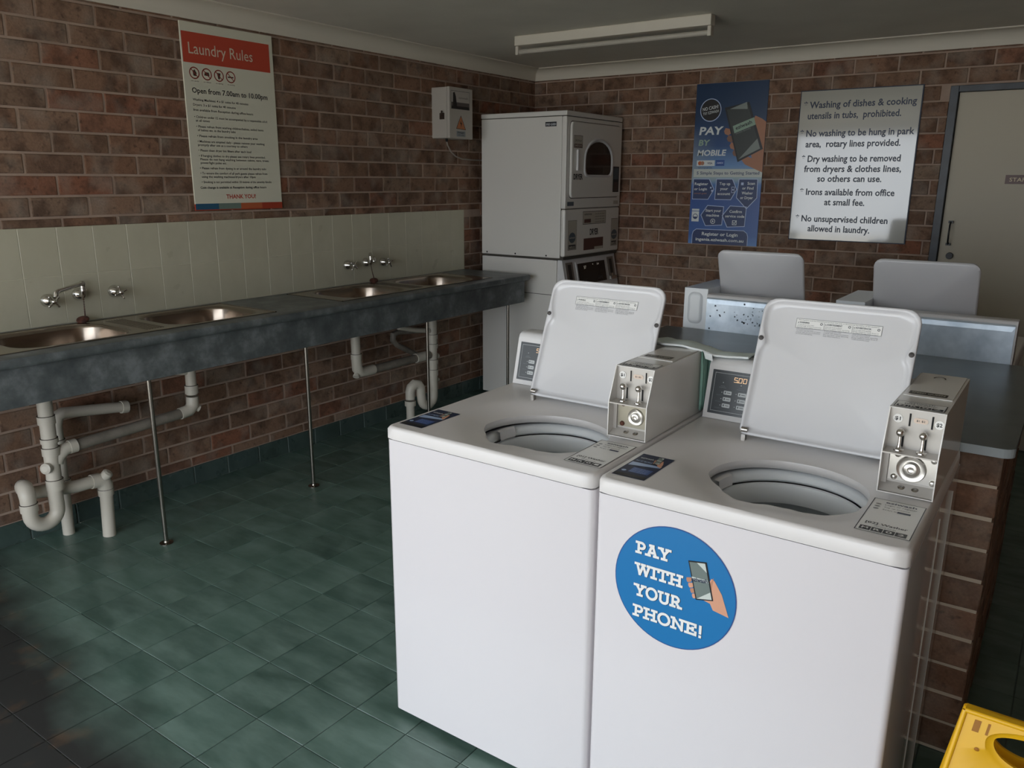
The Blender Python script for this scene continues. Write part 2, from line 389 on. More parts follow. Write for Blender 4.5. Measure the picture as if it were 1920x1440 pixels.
# floor
fl = struct(obj('floor', Geo().box(0, XR, YF-.1, .12, -.1, -.0035), GROUT))
fi = []
for i in range(0, 22):
    for j in range(-11, 20):
        x0, x1 = max((.1975*i+.0012-.004), .0), min(.1975*(i+1)-.0012-.004, XR); y0, y1 = max(-3.858+.2*j+.0012, YF), min(-3.858+.2*(j+1)-.0012, 0)
        if x1-x0 > .02 and y1-y0 > .02: fi.append((x0, y0, x1-x0, y1-y0))
def floor_piece(L, H):
    k = ('floor', round(L, 3), round(H, 3), random.randint(0, 3))
    if k not in _PM:
        c = .0012; g = Geo(); J = lambda: random.uniform(-.0004, .0004)
        v = [(x, y, -.004) for x, y in ((0, 0), (L, 0), (L, H), (0, H))]+[(x, y, -c) for x, y in ((0, 0), (L, 0), (L, H), (0, H))]+[(x, y, J()) for x, y in ((c, c), (L-c, c), (L-c, H-c), (c, H-c))]
        g.add(v, [(i, (i+1) % 4, 4+(i+1) % 4, 4+i) for i in range(4)]+[(4+i, 4+(i+1) % 4, 8+(i+1) % 4, 8+i) for i in range(4)]+[(8, 9, 10, 11)])
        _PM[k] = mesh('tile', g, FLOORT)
    return _PM[k]
sc = []
for x, y, L, H in fi:
    px, py, z = proj((x+L/2, y+H/2, 0)); vis = z > .2 and -120 < px < 2000 and 700 < py < 1600 and not (2.1 < x < 3.3 and y > -3.75) and not (x > 1.75 and px < 1800 and py < 1300 and x < 3.4 and y > -3.8)
    sc.append((0 if vis else 1, (Vector((x, y, 0))-Vector(CAM)).length, x, y, L, H))
sc.sort(); rest = Geo(); k = 0
for h, d, x, y, L, H in sc:
    m = floor_piece(L, H)
    if not h and k < 300:
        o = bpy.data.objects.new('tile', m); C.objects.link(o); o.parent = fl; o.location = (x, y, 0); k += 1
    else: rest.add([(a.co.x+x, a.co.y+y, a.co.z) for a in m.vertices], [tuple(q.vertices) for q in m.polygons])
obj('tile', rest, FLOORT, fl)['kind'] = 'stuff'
# skirting tiles
def skirting(name, loc, rz, length, limit, M0, skip=()):
    b = obj(name, Geo().box(0, length, -.004, .003, 0, .096), GROUT); b.location = loc; b.rotation_euler = (0, 0, rz); struct(b)
    its = [(.1975*i+.002, .002, .1935, .094) for i in range(int(length/.1975))]
    its = cut(its, skip)
    lay(b, 'tile', its, .009, SKIRTT, Matrix.Translation(loc) @ Matrix.Rotation(rz, 4, 'Z'), limit, jit=.0005)
skirting('baseboard_left', (0, LY1, 0), PI/2, -LY1, 40, None)
skirting('baseboard_back', (0, 0, 0), 0, DX0-.02, 0, None)
# ceiling and cornices
struct(obj('ceiling', Geo().box(-.12, XR+.12, YF-.12, .12, CEILZ, CEILZ+.1), CEIL))
def cornice(name, a0, a1, axis, sgn, off):
    w0 = .095; h = CEILZ-CORNZ; pr = [(0, -h), (.012, -h), (.014, -h+.006)]+[(.014+(w0-.022)*(1-math.cos(t)), -h+.006+(h-.014)*math.sin(t)) for t in [PI/2*i/8 for i in range(1, 9)]]+[(w0, -.006), (w0, 0), (0, 0)]
    g = Geo(); P = [(off+sgn*a, CEILZ+b-.0005) for a, b in pr]
    g.prism(P, axis, a0, a1, smooth=False)
    return struct(obj(name, g, CORN, angle=28))
cornice('trim_1', YF, 0, 'y', 1, 0); cornice('trim_2', 0, XR, 'x', -1, 0); cornice('trim_3', YF, 0, 'y', -1, XR); cornice('trim_4', 0, XR, 'x', 1, YF)
# ground outside the doorway
struct(obj('ground', Geo().box(-9, 12, -20, YF-.12, -.2, -.02).box(-9, -.125, YF-.12, 2, -.2, -.02), mat('concrete_path', 'B5B1A8', .9)))

# staff door
dr = struct(obj('door_1', Geo().box(DX0+.045, DX1-.045, .02, .055, .008, DZ-.035), DOORP, bevel=.002))
g = Geo()
for a, b in ((DX0, DX0+.042), (DX1-.042, DX1)): g.box(a, b, -.012, .1, 0, DZ)
g.box(DX0+.042, DX1-.042, -.012, .1, DZ-.034, DZ)
g.box(DX0+.042, DX0+.052, .055, .09, 0, DZ-.034); g.box(DX1-.052, DX1-.042, .055, .09, 0, DZ-.034)
g.box(DX0, DX1, .095, .1, 0, DZ)  # added board behind the door, keeps sky from showing through the gaps
obj('door_frame', g, FRAMEP, dr, bevel=.004)
g = Geo(); g.box(2.868, 2.892, .0, .02, 1.283, 1.297); g.box(2.868, 2.892, .0, .02, 1.157, 1.171)
g.tube([(2.88, .004, 1.29), (2.88, -.018, 1.275), (2.88, -.027, 1.228), (2.88, -.018, 1.18), (2.88, .004, 1.164)], .0045, 8)
obj('door_handle', g, BLACK, dr, label='dark metal pull handle')
g = Geo(); g.lathe([(.0, -.004), (.017, -.004), (.019, 0), (.019, .018)], (2.895, .003, 1.098), (0, 1, 0), 20)
obj('lock_cylinder', g, mat('dark_lock', '3A3B3C', .4, .7), dr)
p = Pl((0, .02, 0), (1, 0, 0), (0, 0, 1), (0, -1, 0)); p.slab(3.115, 1.503, 3.35, 1.551, 0, .004, 0); p.text('STAFF ONLY', 3.135, 1.516, .021, .195, n=.0046, mi=1, bold=.01)
obj('door_sign', p.g, [mat('brown_sign', '5A3427', .4), mat('cream_ink', 'D8C8A8', .5)], dr)

# ---------------------------------------------------------------- brick bench end between the machines
PY, PX = -3.06, 3.44
pw = struct(obj('wall_divider', Geo().box(2.06, PX-.004, PY+.004, -2.02, 0, .862), mat('pale_mortar', 'CFC2AE', .95, bump=(150, .5, .002))))
def lay_on(parent, items, O, rz, limit):
    M = Matrix.Translation(O) @ Matrix.Rotation(rz, 4, 'Z'); sc = []
    for u, v, L, H in items: q = M @ Vector((u+L/2, 0, v+H/2)); sc.append(((q-Vector(CAM)).length, u, v, L, H))
    for d, u, v, L, H in sorted(sc)[:limit]:
        o = bpy.data.objects.new('brick', piece('brick', L, H, .012, BRICK, .0016)); C.objects.link(o); o.parent = parent
        q = M @ Vector((u, 0, v)); o.location = q; o.rotation_euler = (0, 0, rz)
fr = []; sd = []
for j in range(11):
    b, t = .004+.0858*j-.08, .004+.0858*(j+1)-.0185-.08+.009
    b, t = max(b, .004), min(t, .858)
    if t-b < .02: continue
    ph = 2.06+(.115 if j % 2 else 0); x = PX
    first = .222 if j % 2 else .105
    a = PX-first; fr.append((a, b, first, t-b)); x = a-.012
    while x > 2.1: fr.append((max(x-.228, 2.06), b, min(.228, x-2.06), t-b)); x -= .24
    y = PY; first = .105 if j % 2 else .222; y0 = PY+.012
    sd.append((0+.012, b, first-.012, t-b)); y = first+.012
    while y < 1.0: sd.append((y, b, min(.228, 1.035-y), t-b)); y += .24
lay_on(pw, [i for i in fr], (0, PY+.012, 0), 0, 300)
lay_on(pw, sd, (PX-.012, PY, 0), PI/2, 300)
# laminate worktop on it
g = Geo(); bx0, bx1, by0, by1, r = 2.06, 3.462, -3.082, -2.0, .03
loop = [(bx0, by1), (bx0, by0)]+[(bx1-r+r*math.cos(t), by0+r+r*math.sin(t)) for t in [-PI/2+PI/2*i/6 for i in range(7)]]+[(bx1, by1)]
g.prism(loop, 'z', .863, .887)
WT = thing('worktop', 'long dark slate laminate worktop between the two rows of washing machines', 'worktop', (0, 0, 0))
LAMD = mat('dark_slate_laminate', '4A5252', .34, noise=(8, '565F60', .35, .7))
obj('top_panel', g, LAMD, WT, bevel=.002, seg=2)
ep = [(bx0, by0-.0012)]+[(bx1-r+(r+.0012)*math.cos(t), by0+r+(r+.0012)*math.sin(t)) for t in [-PI/2+PI/2*i/6 for i in range(7)]]
g = Geo().rings([[(a, b, .8635) for a, b in ep], [(a, b, .8865) for a, b in ep]], 0, False, False)
obj('edge_strip', g, mat('worn_edge_strip', 'A9B4B8', .35), WT)

# ---------------------------------------------------------------- washing machines
W, DP, TZ = .633, .70, .88
HK = [(0, .168), (60, .17), (90, .172), (120, .176), (180, .172), (195, .174), (210, .170), (226, .167), (241, .177), (254, .186), (263, .18), (274, .167), (286, .170), (297, .182), (308, .189), (328, .185), (345, .174), (360, .168)]
HC = (.34, .268)
def holer(a):
    d = math.degrees(a) % 360
    for (a0, r0), (a1, r1) in zip(HK, HK[1:]):
        if a0 <= d <= a1: t = (d-a0)/(a1-a0); t = t*t*(3-2*t); return r0+(r1-r0)*t
def smooth(t): t = min(max(t, 0), 1); return t*t*(3-2*t)
SLABS = {   # slab-serif capitals as strokes on a 0..w by 0..1 box
 'P': (.62, [[(.14, 0), (.14, 1)]], [('s', .14, 0), ('s', .10, 1, .08)], 'P'), }
def slab_glyph(ch):
    """strokes (polylines) and serif bars of one letter; returns width, list of polylines"""
    S = lambda x, y, h=.13: [(x-h, y), (x+h, y)]
    B, T = .1, .9
    def bowl(x, y0, y1, rx): return [(x+rx*math.sin(PI*i/10), (y0+y1)/2+(y1-y0)/2*math.cos(PI*i/10)) for i in range(11)]
    if ch == 'P': return .72, [[(.18, B), (.18, T)], [(.18, T), (.38, T)]+bowl(.38, .45, T, .22)+[(.18, .45)], S(.18, B, .16), [(.02, T), (.3, T)]]
    if ch == 'A': return .92, [[(.18, B), (.44, T)], [(.48, T), (.74, B)], [(.28, .34), (.64, .34)], S(.16, B, .14), S(.76, B, .14), [(.3, T), (.54, T)]]
    if ch == 'Y': return .86, [[(.16, T), (.43, .48)], [(.7, T), (.43, .48)], [(.43, .48), (.43, B)], S(.43, B, .16), S(.16, T, .14), S(.7, T, .14)]
    if ch == 'W': return 1.15, [[(.14, T), (.34, B)], [(.34, B), (.57, .85)], [(.57, .85), (.8, B)], [(.8, B), (1.0, T)], S(.14, T, .13), S(1.0, T, .13), S(.57, T, .1)]
    if ch == 'I': return .42, [[(.2, B), (.2, T)], S(.2, B, .16), S(.2, T, .16)]
    if ch == 'T': return .84, [[(.42, B), (.42, T)], S(.42, B, .17), [(.06, T), (.78, T)], [(.1, T), (.1, .72)], [(.74, T), (.74, .72)]]
    if ch == 'H': return .96, [[(.2, B), (.2, T)], [(.74, B), (.74, T)], [(.2, .5), (.74, .5)], S(.2, B, .15), S(.2, T, .15), S(.74, B, .15), S(.74, T, .15)]
    if ch == 'O': return .94, [[(.46+.36*math.sin(2*PI*i/20), .5+.43*math.cos(2*PI*i/20)) for i in range(21)]]
    if ch == 'U': return .9, [[(.18, T), (.18, .32)]+[(.44-.26*math.cos(PI*i/10), .32-.25*math.sin(PI*i/10)) for i in range(11)]+[(.7, T)], S(.18, T, .14), S(.7, T, .14)]
    if ch == 'R': return .84, [[(.18, B), (.18, T)], [(.18, T), (.38, T)]+bowl(.38, .47, T, .21)+[(.18, .47)], [(.4, .47), (.66, B)], S(.18, B, .15), [(.02, T), (.3, T)], [(.58, B), (.8, B)]]
    if ch == 'N': return .96, [[(.18, B), (.18, T)], [(.18, T), (.74, B)], [(.74, B), (.74, T)], S(.18, B, .14), S(.74, T, .14), [(.04, T), (.2, T)]]
    if ch == 'E': return .8, [[(.18, B), (.18, T)], [(.03, T), (.66, T)], [(.03, B), (.68, B)], [(.18, .5), (.5, .5)], [(.66, T), (.66, .72)], [(.68, B), (.68, .3)], [(.5, .4), (.5, .6)]]
    if ch == '!': return .4, [[(.18, .36), (.18, T)], [(.18, .06), (.18, .1)]]
    return .4, []
def slab_text(P, s, u, v, h, width, n, mi, wt=.16):
    tot = sum(slab_glyph(c)[0] for c in s); k = width/tot; x = 0
    for c in s:
        wd, st = slab_glyph(c)
        for pl_ in st: P.line([(u+(x+a)*k, v+b*h) for a, b in pl_], wt*h, n, mi)
        x += wd
def phone_hand(P, s, mi, z=0):
    """a hand with a phone as printed on the stickers; s maps unit coordinates to (u, v); mi = (skin, skin shade, phone, screen, light)"""
    sk, sh, ph, scn, lt = mi
    P.poly([s(*q) for q in [(.30, .30), (.55, .22), (.62, .10), (.98, .0), (.80, .42), (.62, .66), (.55, .70), (.5, .62)]][:8], z+.0008, sk)
    P.poly([s(*q) for q in [(.52, .60), (.60, .72), (.56, .44)]], z+.0009, sh)
    for k in range(4): P.poly([s(-.02+.05*k+a, .62-.1*k+b) for a, b in ((0, .0), (.0, .05), (.1, .06), (.14, .02), (.1, -.03), (.03, -.04))], z+.0008, sk if k % 2 else sh)
    P.poly([s(*q) for q in [(.0, 1), (.42, 1.0), (.62, .28), (.22, .26)]], z+.0011, ph)
    P.poly([s(*q) for q in [(.03, .975), (.39, .975), (.585, .30), (.24, .285)]], z+.0013, scn)
    P.poly([s(*q) for q in [(.2, .975), (.39, .975), (.44, .80)]], z+.0015, lt)
    P.poly([s(*q) for q in [(.24, .285), (.585, .30), (.545, .44)]], z+.0015, lt)
    P.poly([s(*q) for q in [(.1, .70), (.47, .66), (.49, .60), (.12, .64)]], z+.0015, lt)
STK = [WHITE, INK, mat('grey_print', '8F9090', .5), NAVY, mat('blue_print', '2E4F8C', .4), LBLUE, SKIN, SKIN2, PHONEB, PHONES, PHONEL, BLUE]
def service_sticker(P, x0, y0, x1, y1, num):   # the framed service label: eziwash, three lines, [0n] Washer, MR0n
    w_, h_ = x1-x0, y1-y0; U = lambda a: x0+a*w_; V = lambda b: y0+b*h_
    P.rect(x0, y0, x1, y1, .0006, 0); P.frame(x0, y0, x1, y1, .0016, .0009, 1)
    P.text('eziwash', U(.25), V(.9), h_*.05, w_*.6, n=.001, mi=3, bold=.02)
    for i, (t, a) in enumerate((('Login or register', .82), ('Top up account', .745), ('Scan or find', .67))):
        P.disc(U(.13), V(a+.02), w_*.055, .001, 2, h_*.02); P.text(t, U(.26), V(a+.01), h_*.03, w_*(.62 if i == 0 else .5), n=.001, mi=1)
    P.rect(U(.55), V(.665), U(.8), V(.71), .0012, 3)
    P.text(f'[{num}] Washer', U(.5), V(.225), h_*.055, w_*.78, 'c', n=.001, mi=1, bold=.012); P.text('service code', U(.5), V(.165), h_*.025, w_*.4, 'c', n=.001, mi=1)
    for i, c in enumerate('MR'+num):
        a, b = U(.06+.22*i), U(.06+.22*i+.205); P.rect(a, V(.03), b, V(.135), .001, 1); P.text(c, (a+b)/2, V(.055), h_*.052, w_*.12, 'c', n=.0014, mi=0, bold=.02)
def promo_sticker(P, x0, y0, x1, y1):
    w_, h_ = x1-x0, y1-y0; U = lambda a: x0+a*w_; V = lambda b: y0+b*h_
    P.rect(x0, y0, x1, y1, .0006, 3); P.rect(U(.03), V(.02), U(.97), V(.12), .0009, 1)
    P.poly([(U(.05), V(.45)), (U(.95), V(.55)), (U(.95), V(.62)), (U(.05), V(.6))], .0009, 5); P.disc(U(.16), V(.22), w_*.07, .001, 5)
    P.text('PAY BY MOBILE', U(.08), V(.66), h_*.05, w_*.5, n=.001, mi=5, bold=.01); P.text('eziwash', U(.1), V(.8), h_*.05, w_*.4, n=.001, mi=0, bold=.01)
    P.rect(U(.3), V(.2), U(.9), V(.4), .0009, 4)
    for k in range(4): P.text('register top up scan', U(.32), V(.36-.045*k), h_*.02, w_*.5, n=.0012, mi=5)
    sf = lambda a, b: (U(.55+a*.42), V(.56+b*.40)); phone_hand(P, sf, (6, 7, 8, 9, 10), .0004)
TXTL = mat('label_text', '3F454B', .6)

def washer(loc, rz, label, num=None, front=True):
    t = thing('washing_machine', label, 'washing machine', loc, rz, None)
    # cabinet
    g = Geo(); lp = rr_loop(.0, .006, W, DP, .014, 4); g.rings([[(a, b, z) for a, b in lp] for z in (.02, .026, .838, .842)], 0, False, cap0=True)
    li = rr_loop(.012, .018, W-.012, DP-.012, .01, 4); g.rings([[(a, b, .842) for a, b in lp], [(a, b, .842) for a, b in li], [(a, b, .03) for a, b in li]], 0, False)
    obj('cabinet', g, ENAM, t, bevel=.004, seg=2)
    for x in (.06, W-.06):
        for y in (.07, DP-.07): obj('foot', Geo().lathe([(.02, 0), (.022, .004), (.012, .01), (.012, .022)], (x, y, 0), (0, 0, 1), 12, cap0=True), BLACK, t)
    if front:
        for yy in (.40, .60): obj('side_seam', Geo().box(W-.0005, W+.0012, yy, yy+.0035, .02, .80), mat('seam_highlight', 'B9B7AE', .3), t)
    # deck: outer edge rolled over, surface dipping towards the opening
    NA = 150; angs = [2*PI*i/NA for i in range(NA)]
    for cx_, cy_ in ((0, 0), (W, 0), (W, DP), (0, DP)):
        a = math.atan2(cy_-HC[1], cx_-HC[0]) % (2*PI); i = min(range(NA), key=lambda q: abs(angs[q]-a)); angs[i] = a
    angs.sort()
    def outer(a, ins): return rr_at(a, ins)
    def rr_at(a, ins):
        dx, dy = math.cos(a), math.sin(a); lo, hi = 0, 2; hw, hh, r = W/2-ins, DP/2-ins, .02
        for _ in range(26):
            m = (lo+hi)/2; x, y = abs(HC[0]+dx*m-W/2)-(hw-r), abs(HC[1]+dy*m-DP/2)-(hh-r)
            d = math.hypot(max(x, 0), max(y, 0))+min(max(x, y), 0)-r
            if d < 0: lo = m
            else: hi = m
        return lo
    dip = lambda a: .012+.016*(.5+.5*math.sin(a))
    rs = []
    for z, ins in ((.847, .004), (.846, .0), (.872, .0), (.8775, .003), (.88, .009)):
        rs.append([(HC[0]+math.cos(a)*rr_at(a, ins), HC[1]+math.sin(a)*rr_at(a, ins), z) for a in angs])
    for q in (1, .85, .7, .55, .42, .3, .2, .12, .06, .02, 0):
        ring = []
        for a in angs:
            R0, R1 = holer(a), rr_at(a, .009); r = R0+(R1-R0)*q; d = r-R0
            ring.append((HC[0]+math.cos(a)*r, HC[1]+math.sin(a)*r, .88-dip(a)*(1-smooth(d/.085))-(.003*(1-q/.06) if q < .06 else 0)))
        rs.append(ring)
    for dr_, dz in ((-.002, -.010), (.0, -.022), (.006, -.026)):
        rs.append([(HC[0]+math.cos(a)*(holer(a)+dr_), HC[1]+math.sin(a)*(holer(a)+dr_), .88-dip(a)+dz) for a in angs])
    obj('top_deck', Geo().rings(rs, 0, True), DECK, t, angle=50)
    # tub seen through the opening
    prof = [(.205, .816), (.19, .822), (.177, .820), (.169, .812), (.167, .800), (.171, .795)]
    obj('tub_ring', Geo().lathe([(r, z) for r, z in prof], (HC[0], HC[1]+.01, 0), (0, 0, 1), 56), TUBM, t)
    obj('balance_ring', Geo().lathe([(.169, .792), (.163, .790), (.160, .782), (.158, .752), (.160, .742), (.172, .738)], (HC[0], HC[1]+.01, 0), (0, 0, 1), 56), TUBM, t)
    prof = [(.172, .738), (.19, .72), (.2, .62), (.2, .50), (.19, .47), (.10, .46), (.04, .465)]
    bs = obj('wash_basket', Geo().lathe(prof, (HC[0], HC[1]+.01, 0), (0, 0, 1), 56), mat('basket_enamel', 'C4C9CB', .4), t)
    g = Geo().lathe([(.045, .46), (.05, .48), (.04, .56), (.035, .68), (.03, .70), (0, .705)], (HC[0], HC[1]+.01, 0), (0, 0, 1), 20)
    obj('agitator', g, TUBM, t)
    g = Geo(); a0 = math.radians(160); g.rings([[(HC[0]+math.cos(a)*r, HC[1]+.01+math.sin(a)*r, z) for a in [a0+math.radians(22)*i/6 for i in range(7)]] for r, z in ((.172, .826), (.160, .824), (.157, .800), (.166, .792))], 0, True, False)
    obj('bleach_cup', g, PLAST, t)
    # console
    x0, x1 = .010, .518
    prof = [(.572, .881), (.575, .884), (.609, 1.024), (.614, 1.034), (.624, 1.040), (.64, 1.042), (.685, 1.041), (.69, 1.036), (.69, .881)]
    co = obj('console', Geo().prism(prof, 'x', x0, x1), PLAST, t, bevel=.004, seg=2)
    sl = Vector((0, .034, .140)).normalized(); nn = Vector((0, -sl.z, sl.y))
    P = Pl(Vector((x0, .575, .884)), (1, 0, 0), sl, nn)
    P.rect(.012, .012, .49, .132, .0006, 0); P.frame(.020, .020, .482, .124, .0009, .0009, 1)
    for k in range(3):
        for c in range(6):
            u = .05+.04*c+ (0 if c < 2 else .012); v = .032+.0175*k
            P.poly([(a, b) for a, b in rr_loop(u, v, u+.022, v+.0105, .002, 2)], .0009, 1); P.rect(u+.003, v+.003, u+.006, v+.008, .0012, 0); P.rect(u+.009, v+.0045, u+.019, v+.006, .0012, 0)
            P.disc(u-.005, v+.005, .0012, .0009, 1)
        P.rect(.03, .0285+.0175*k, .045, .0292+.0175*k, .0009, 2)
    for c in range(3):
        u = .045+.05*c; P.disc(u, .099-.002*c, .0013, .0009, 1); P.rect(u-.006, .0885, u+.006, .0897, .0009, 2); P.rect(u-.01, .0845, u+.01, .0857, .0009, 2)
    obj('control_panel', P.g, [mat('panel_black', '20272A', .3), mat('panel_print', 'B9BDBD', .5), mat('panel_grey', '5F6769', .5)], t)
    D = Pl(Vector((x0, .575, .884)), (1, 0, 0), sl, nn)
    for i, c in enumerate('500'):
        u, v = .074+.0125*i, .104; w1, h1 = .0085, .012
        segs = {'5': [((0, 1), (1, 1)), ((0, 1), (0, .5)), ((0, .5), (1, .5)), ((1, .5), (1, 0)), ((0, 0), (1, 0))], '0': [((0, 1), (1, 1)), ((0, 1), (0, 0)), ((1, 1), (1, 0)), ((0, 0), (1, 0))]}[c]
        for a, b in segs: D.line([(u+a[0]*w1+a[1]*.001, v+a[1]*h1), (u+b[0]*w1+b[1]*.001, v+b[1]*h1)], .0010, .0012)
    D.disc(.0845, .104, .0011, .0012)
    obj('price_display', D.g, LEDM, t)
    # galvanised back of the console with its folded top flange
    g = Geo(); g.box(x0+.006, x1-.002, .690, .6935, .886, 1.022)
    g.add([(x0+.006, .6935, 1.020), (x1-.002, .6935, 1.020), (x1-.012, .6965, 1.002), (x0+.016, .6965, 1.002), (x0+.006, .688, 1.032), (x1-.002, .688, 1.032)], [(0, 1, 2, 3), (4, 5, 1, 0)])
    g.box(x0+.016, x1-.012, .6935, .6966, 1.001, 1.003)
    obj('back_panel', g, GALV, t)
    for q in ((x0+.34, .695, 1.012), (x1-.02, .6935, .895)): obj('screw', Geo().lathe([(.004, 0), (.003, .003), (0, .003)], q, (0, 1, 0), 8), SPOT, t)
    # lid, standing open
    LB, LT = Vector((0, .452, .893)), Vector((0, .585, 1.225)); lv = (LT-LB).normalized(); ln = Vector((0, -lv.z, lv.y)); LH = (LT-LB).length
    L = lambda u, v, n: Vector((.156+u, 0, 0))+LB+lv*v+ln*n
    LW = .367; NB = 120; cx_, cy_ = LW/2, LH/2
    def lid_out(a, ins=0): return rr_pt(a, cx_, cy_, LW/2-ins, LH/2-ins, .034 if math.sin(a) > 0 else .014)
    def rimw(a, x, y):
        w0 = .009
        if abs(math.cos(a)) > .3: w0 += .012*math.exp(-((y-.70*LH)/.022)**2)
        return w0
    A = [2*PI*i/NB for i in range(NB)]; o0 = [lid_out(a) for a in A]
    def notch(a, x, y): return .004*smooth((y-.70*LH)/.02) if math.cos(a) < -.3 else 0
    rs = [[L(cx_, cy_, -.014)]*NB, [L(x+(cx_-x)*.04, y+(cy_-y)*.04, -.014) for x, y in o0], [L(x, y, -.009) for x, y in o0], [L(x, y, -.002) for x, y in o0], [L(x+(cx_-x)*.012, y+(cy_-y)*.012, 0) for x, y in o0]]
    def inn(e):
        out = []
        for a, (x, y) in zip(A, o0):
            x1_, y1_ = x, y; ww = rimw(a, x, y)+e; d = math.hypot(x-cx_, y-cy_); k = ww/max(abs(math.cos(a)) if abs(x-cx_) > LW/2-.03 else abs(math.sin(a)), .6); out.append((x+(cx_-x)*k/d, y+(cy_-y)*k/d))
        return out
    rs += [[L(x, y, -.0002) for x, y in inn(-.003)], [L(x, y, -.003) for x, y in inn(.0)], [L(x, y, -.0075) for x, y in inn(.004)], [L(x, y, -.009) for x, y in inn(.012)], [L(cx_, cy_, -.0095)]*NB]
    obj('lid', Geo().rings(rs, 0, True), mat('lid_enamel', 'D0D0D2', .3, coat=.4), t, angle=60)
    for u, v in ((.0085, .70*LH), (LW-.0085, .70*LH)):
        g = Geo().lathe([(.0062, 0), (.006, .0035), (.004, .0045), (0, .0045)], L(u, v, -.001), ln, 16); obj('lid_bumper', g, RUBBER, t)
    for u in (.014, LW-.014):
        g = Geo(); g.tube([L(u-.008, .012, -.002), L(u+.008, .012, -.002)], .0075, 12); g.box(.156+u-.005, .156+u+.005, .448, .462, .866, .893)
        obj('lid_hinge', g, STEEL, t)
    P = Pl(L(0, 0, -.0085), (1, 0, 0), lv, ln); a, b, c, d = .085, .288, .268, .312
    P.rect(a, b, a+.2, d, .0004, 0); P.frame(a, b, a+.2, d, .0007, .0007, 1)
    P.text('This machine must be installed and earthed. Use only as directed by the maker of this appliance.', a+.004, d-.0045, .0022, .19, n=.001, mi=1)
    for k, wd in enumerate(('WARNING', 'AVERTISSEMENT', 'ADVERTENCIA')):
        u = a+.004+.066*k; P.text(wd, u+.004, d-.0115, .004, .024 if k == 0 else .036, n=.001, mi=1, bold=.02); P.ring(u+.057, d-.010, .0032, .0014, .001, 1, 10)
        P.poly([(u, d-.0115), (u+.003, d-.0115), (u+.0015, d-.0085)], .001, 1)
        for q in range(7): P.text(['To reduce the risk of fire or injury', 'read all instructions', 'Do not open while spinning', 'Keep children away from it'][(q+k) % 4], u, d-.0162-.0039*q, .0021, .058 if q % 3 else .04, n=.001, mi=1)
        if k: P.line([(u-.002, b+.001), (u-.002, d-.006)], .0006, .001, 1)
    obj('warning_label', P.g, [WHITE, TXTL], t)
    # coin box
    cx0, cx1 = .521, .628; th = .0022
    side = [(.268, .883), (.268, .971), (.304, 1.060), (.672, 1.060), (.672, .883)]
    g = Geo()
    for a in (cx0, cx1-th): g.prism(side, 'x', a, a+th)
    g.box(cx0+th, cx1-th, .304, .672, 1.060-th, 1.060); g.box(cx0+th, cx1-th, .2685, .672, .883, .883+th); g.box(cx0+th, cx1-th, .670, .672, .885, 1.058)
    cb = obj('coin_box', g, ENAMD if num else mat('rear_enamel_skylit', 'EAF0F5', .3, coat=.4), t, bevel=.0008, seg=2)  # rear boxes: enamel lightened and blued, skylight put into the colour
    g = Geo(); g.box(cx0+th, cx1-th, .309, .312, .972, 1.057); g.box(cx0+th, cx1-th, .2665, .312, .9695, .9725); g.box(cx0+th, cx1-th, .300, .303, .885, .970)
    g.add([(cx0+th, .300, .900), (cx1-th, .300, .900), (cx1-th, .272, .8865), (cx0+th, .272, .8865)], [(0, 1, 2, 3)])
    g.box(cx0+th, cx0+.012, .294, .300, .889, .969)
    obj('coin_face', g, mat('coin_face_shaded', 'BDB9B3', .3, .15), t)  # enamel greyed, the shade of the recess is in its colour
    if num:
        two = num == '02'
        cxm = (cx0+cx1)/2
        for s_ in (-1, 1):
            P = Pl((cxm, .309, 0), (1, 0, 0), (0, 0, 1), (0, -1, 0)); u = -.013 if s_ < 0 else .029; P.line([(u, 1.048), (u, 1.024)], .0036, .0007, 0); P.line([(u+.004, 1.05), (u+.004, 1.02), (u-.004, 1.018), (u-.005, 1.010)], .0008, .0007, 1)
            obj('coin_slot', P.g, [DARK, mat('slot_edge', 'C8C2B4', .4)], t)
        for s_ in (-.025, .018):
            g = Geo(); g.lathe([(.0105, .9728), (.0100, .9745), (.006, .9755), (.0045, .978), (.0032, .984), (.0028, 1.006)], (cxm+s_, .293, 0), (0, 0, 1), 16); g.ball((cxm+s_, .291, 1.0105), .0086)
            lo = obj('coin_lever', g, CHROME, t)
            P = Pl((cxm+s_+.003, .3088, 0), (1, 0, 0), (0, 0, 1), (0, -1, 0)); P.line([(0, .978), (0, 1.003)], .0044, .0004, 0); obj('lever_slot', P.g, DARK, t)
        PS = [mat('paper_sticker', 'EDECE8', .6), INK, mat('cream_sticker', 'DCC9B8', .6)]; SP = lambda: Pl((cxm, .3085, 0), (1, 0, 0), (0, 0, 1), (0, -1, 0))
        obj('price_sticker', SP().disc(-.036, 1.036, .0092, .0007, 0).text('$1', -.036, 1.0325, .0075, .011, 'c', n=.0012, mi=1, bold=.02).g, PS, t, label='round white sticker marked $1')
        obj('price_sticker', SP().disc(.042, 1.034, .0092, .0007, 0).text('$2', .042, 1.0305, .0075, .011, 'c', n=.0012, mi=1, bold=.02).g, PS, t, label='round white sticker marked $2')
        obj('price_sticker', SP().poly(rr_loop(-.006, 1.031, .021, 1.042, .005, 3), .0007, 2).text('$1 $2', .0075, 1.0345, .004, .016, 'c', n=.0012, mi=1).g, PS, t, label='oblong cream sticker')
        lk = (cxm+.003, .2998, .934)
        obj('lock_plate', Geo().box(cxm-.040, cx1-th-.001, .2985, .3, .905, .967), BRUSH if two else DULLP, t)
        kk = 1 if two else .78
        pr = [(.029, 0), (.027, .004), (.022, .0015), (.017, .002), (.0155, .007), (.013, .009), (.0065, .009), (.0055, .005), (0, .004)]
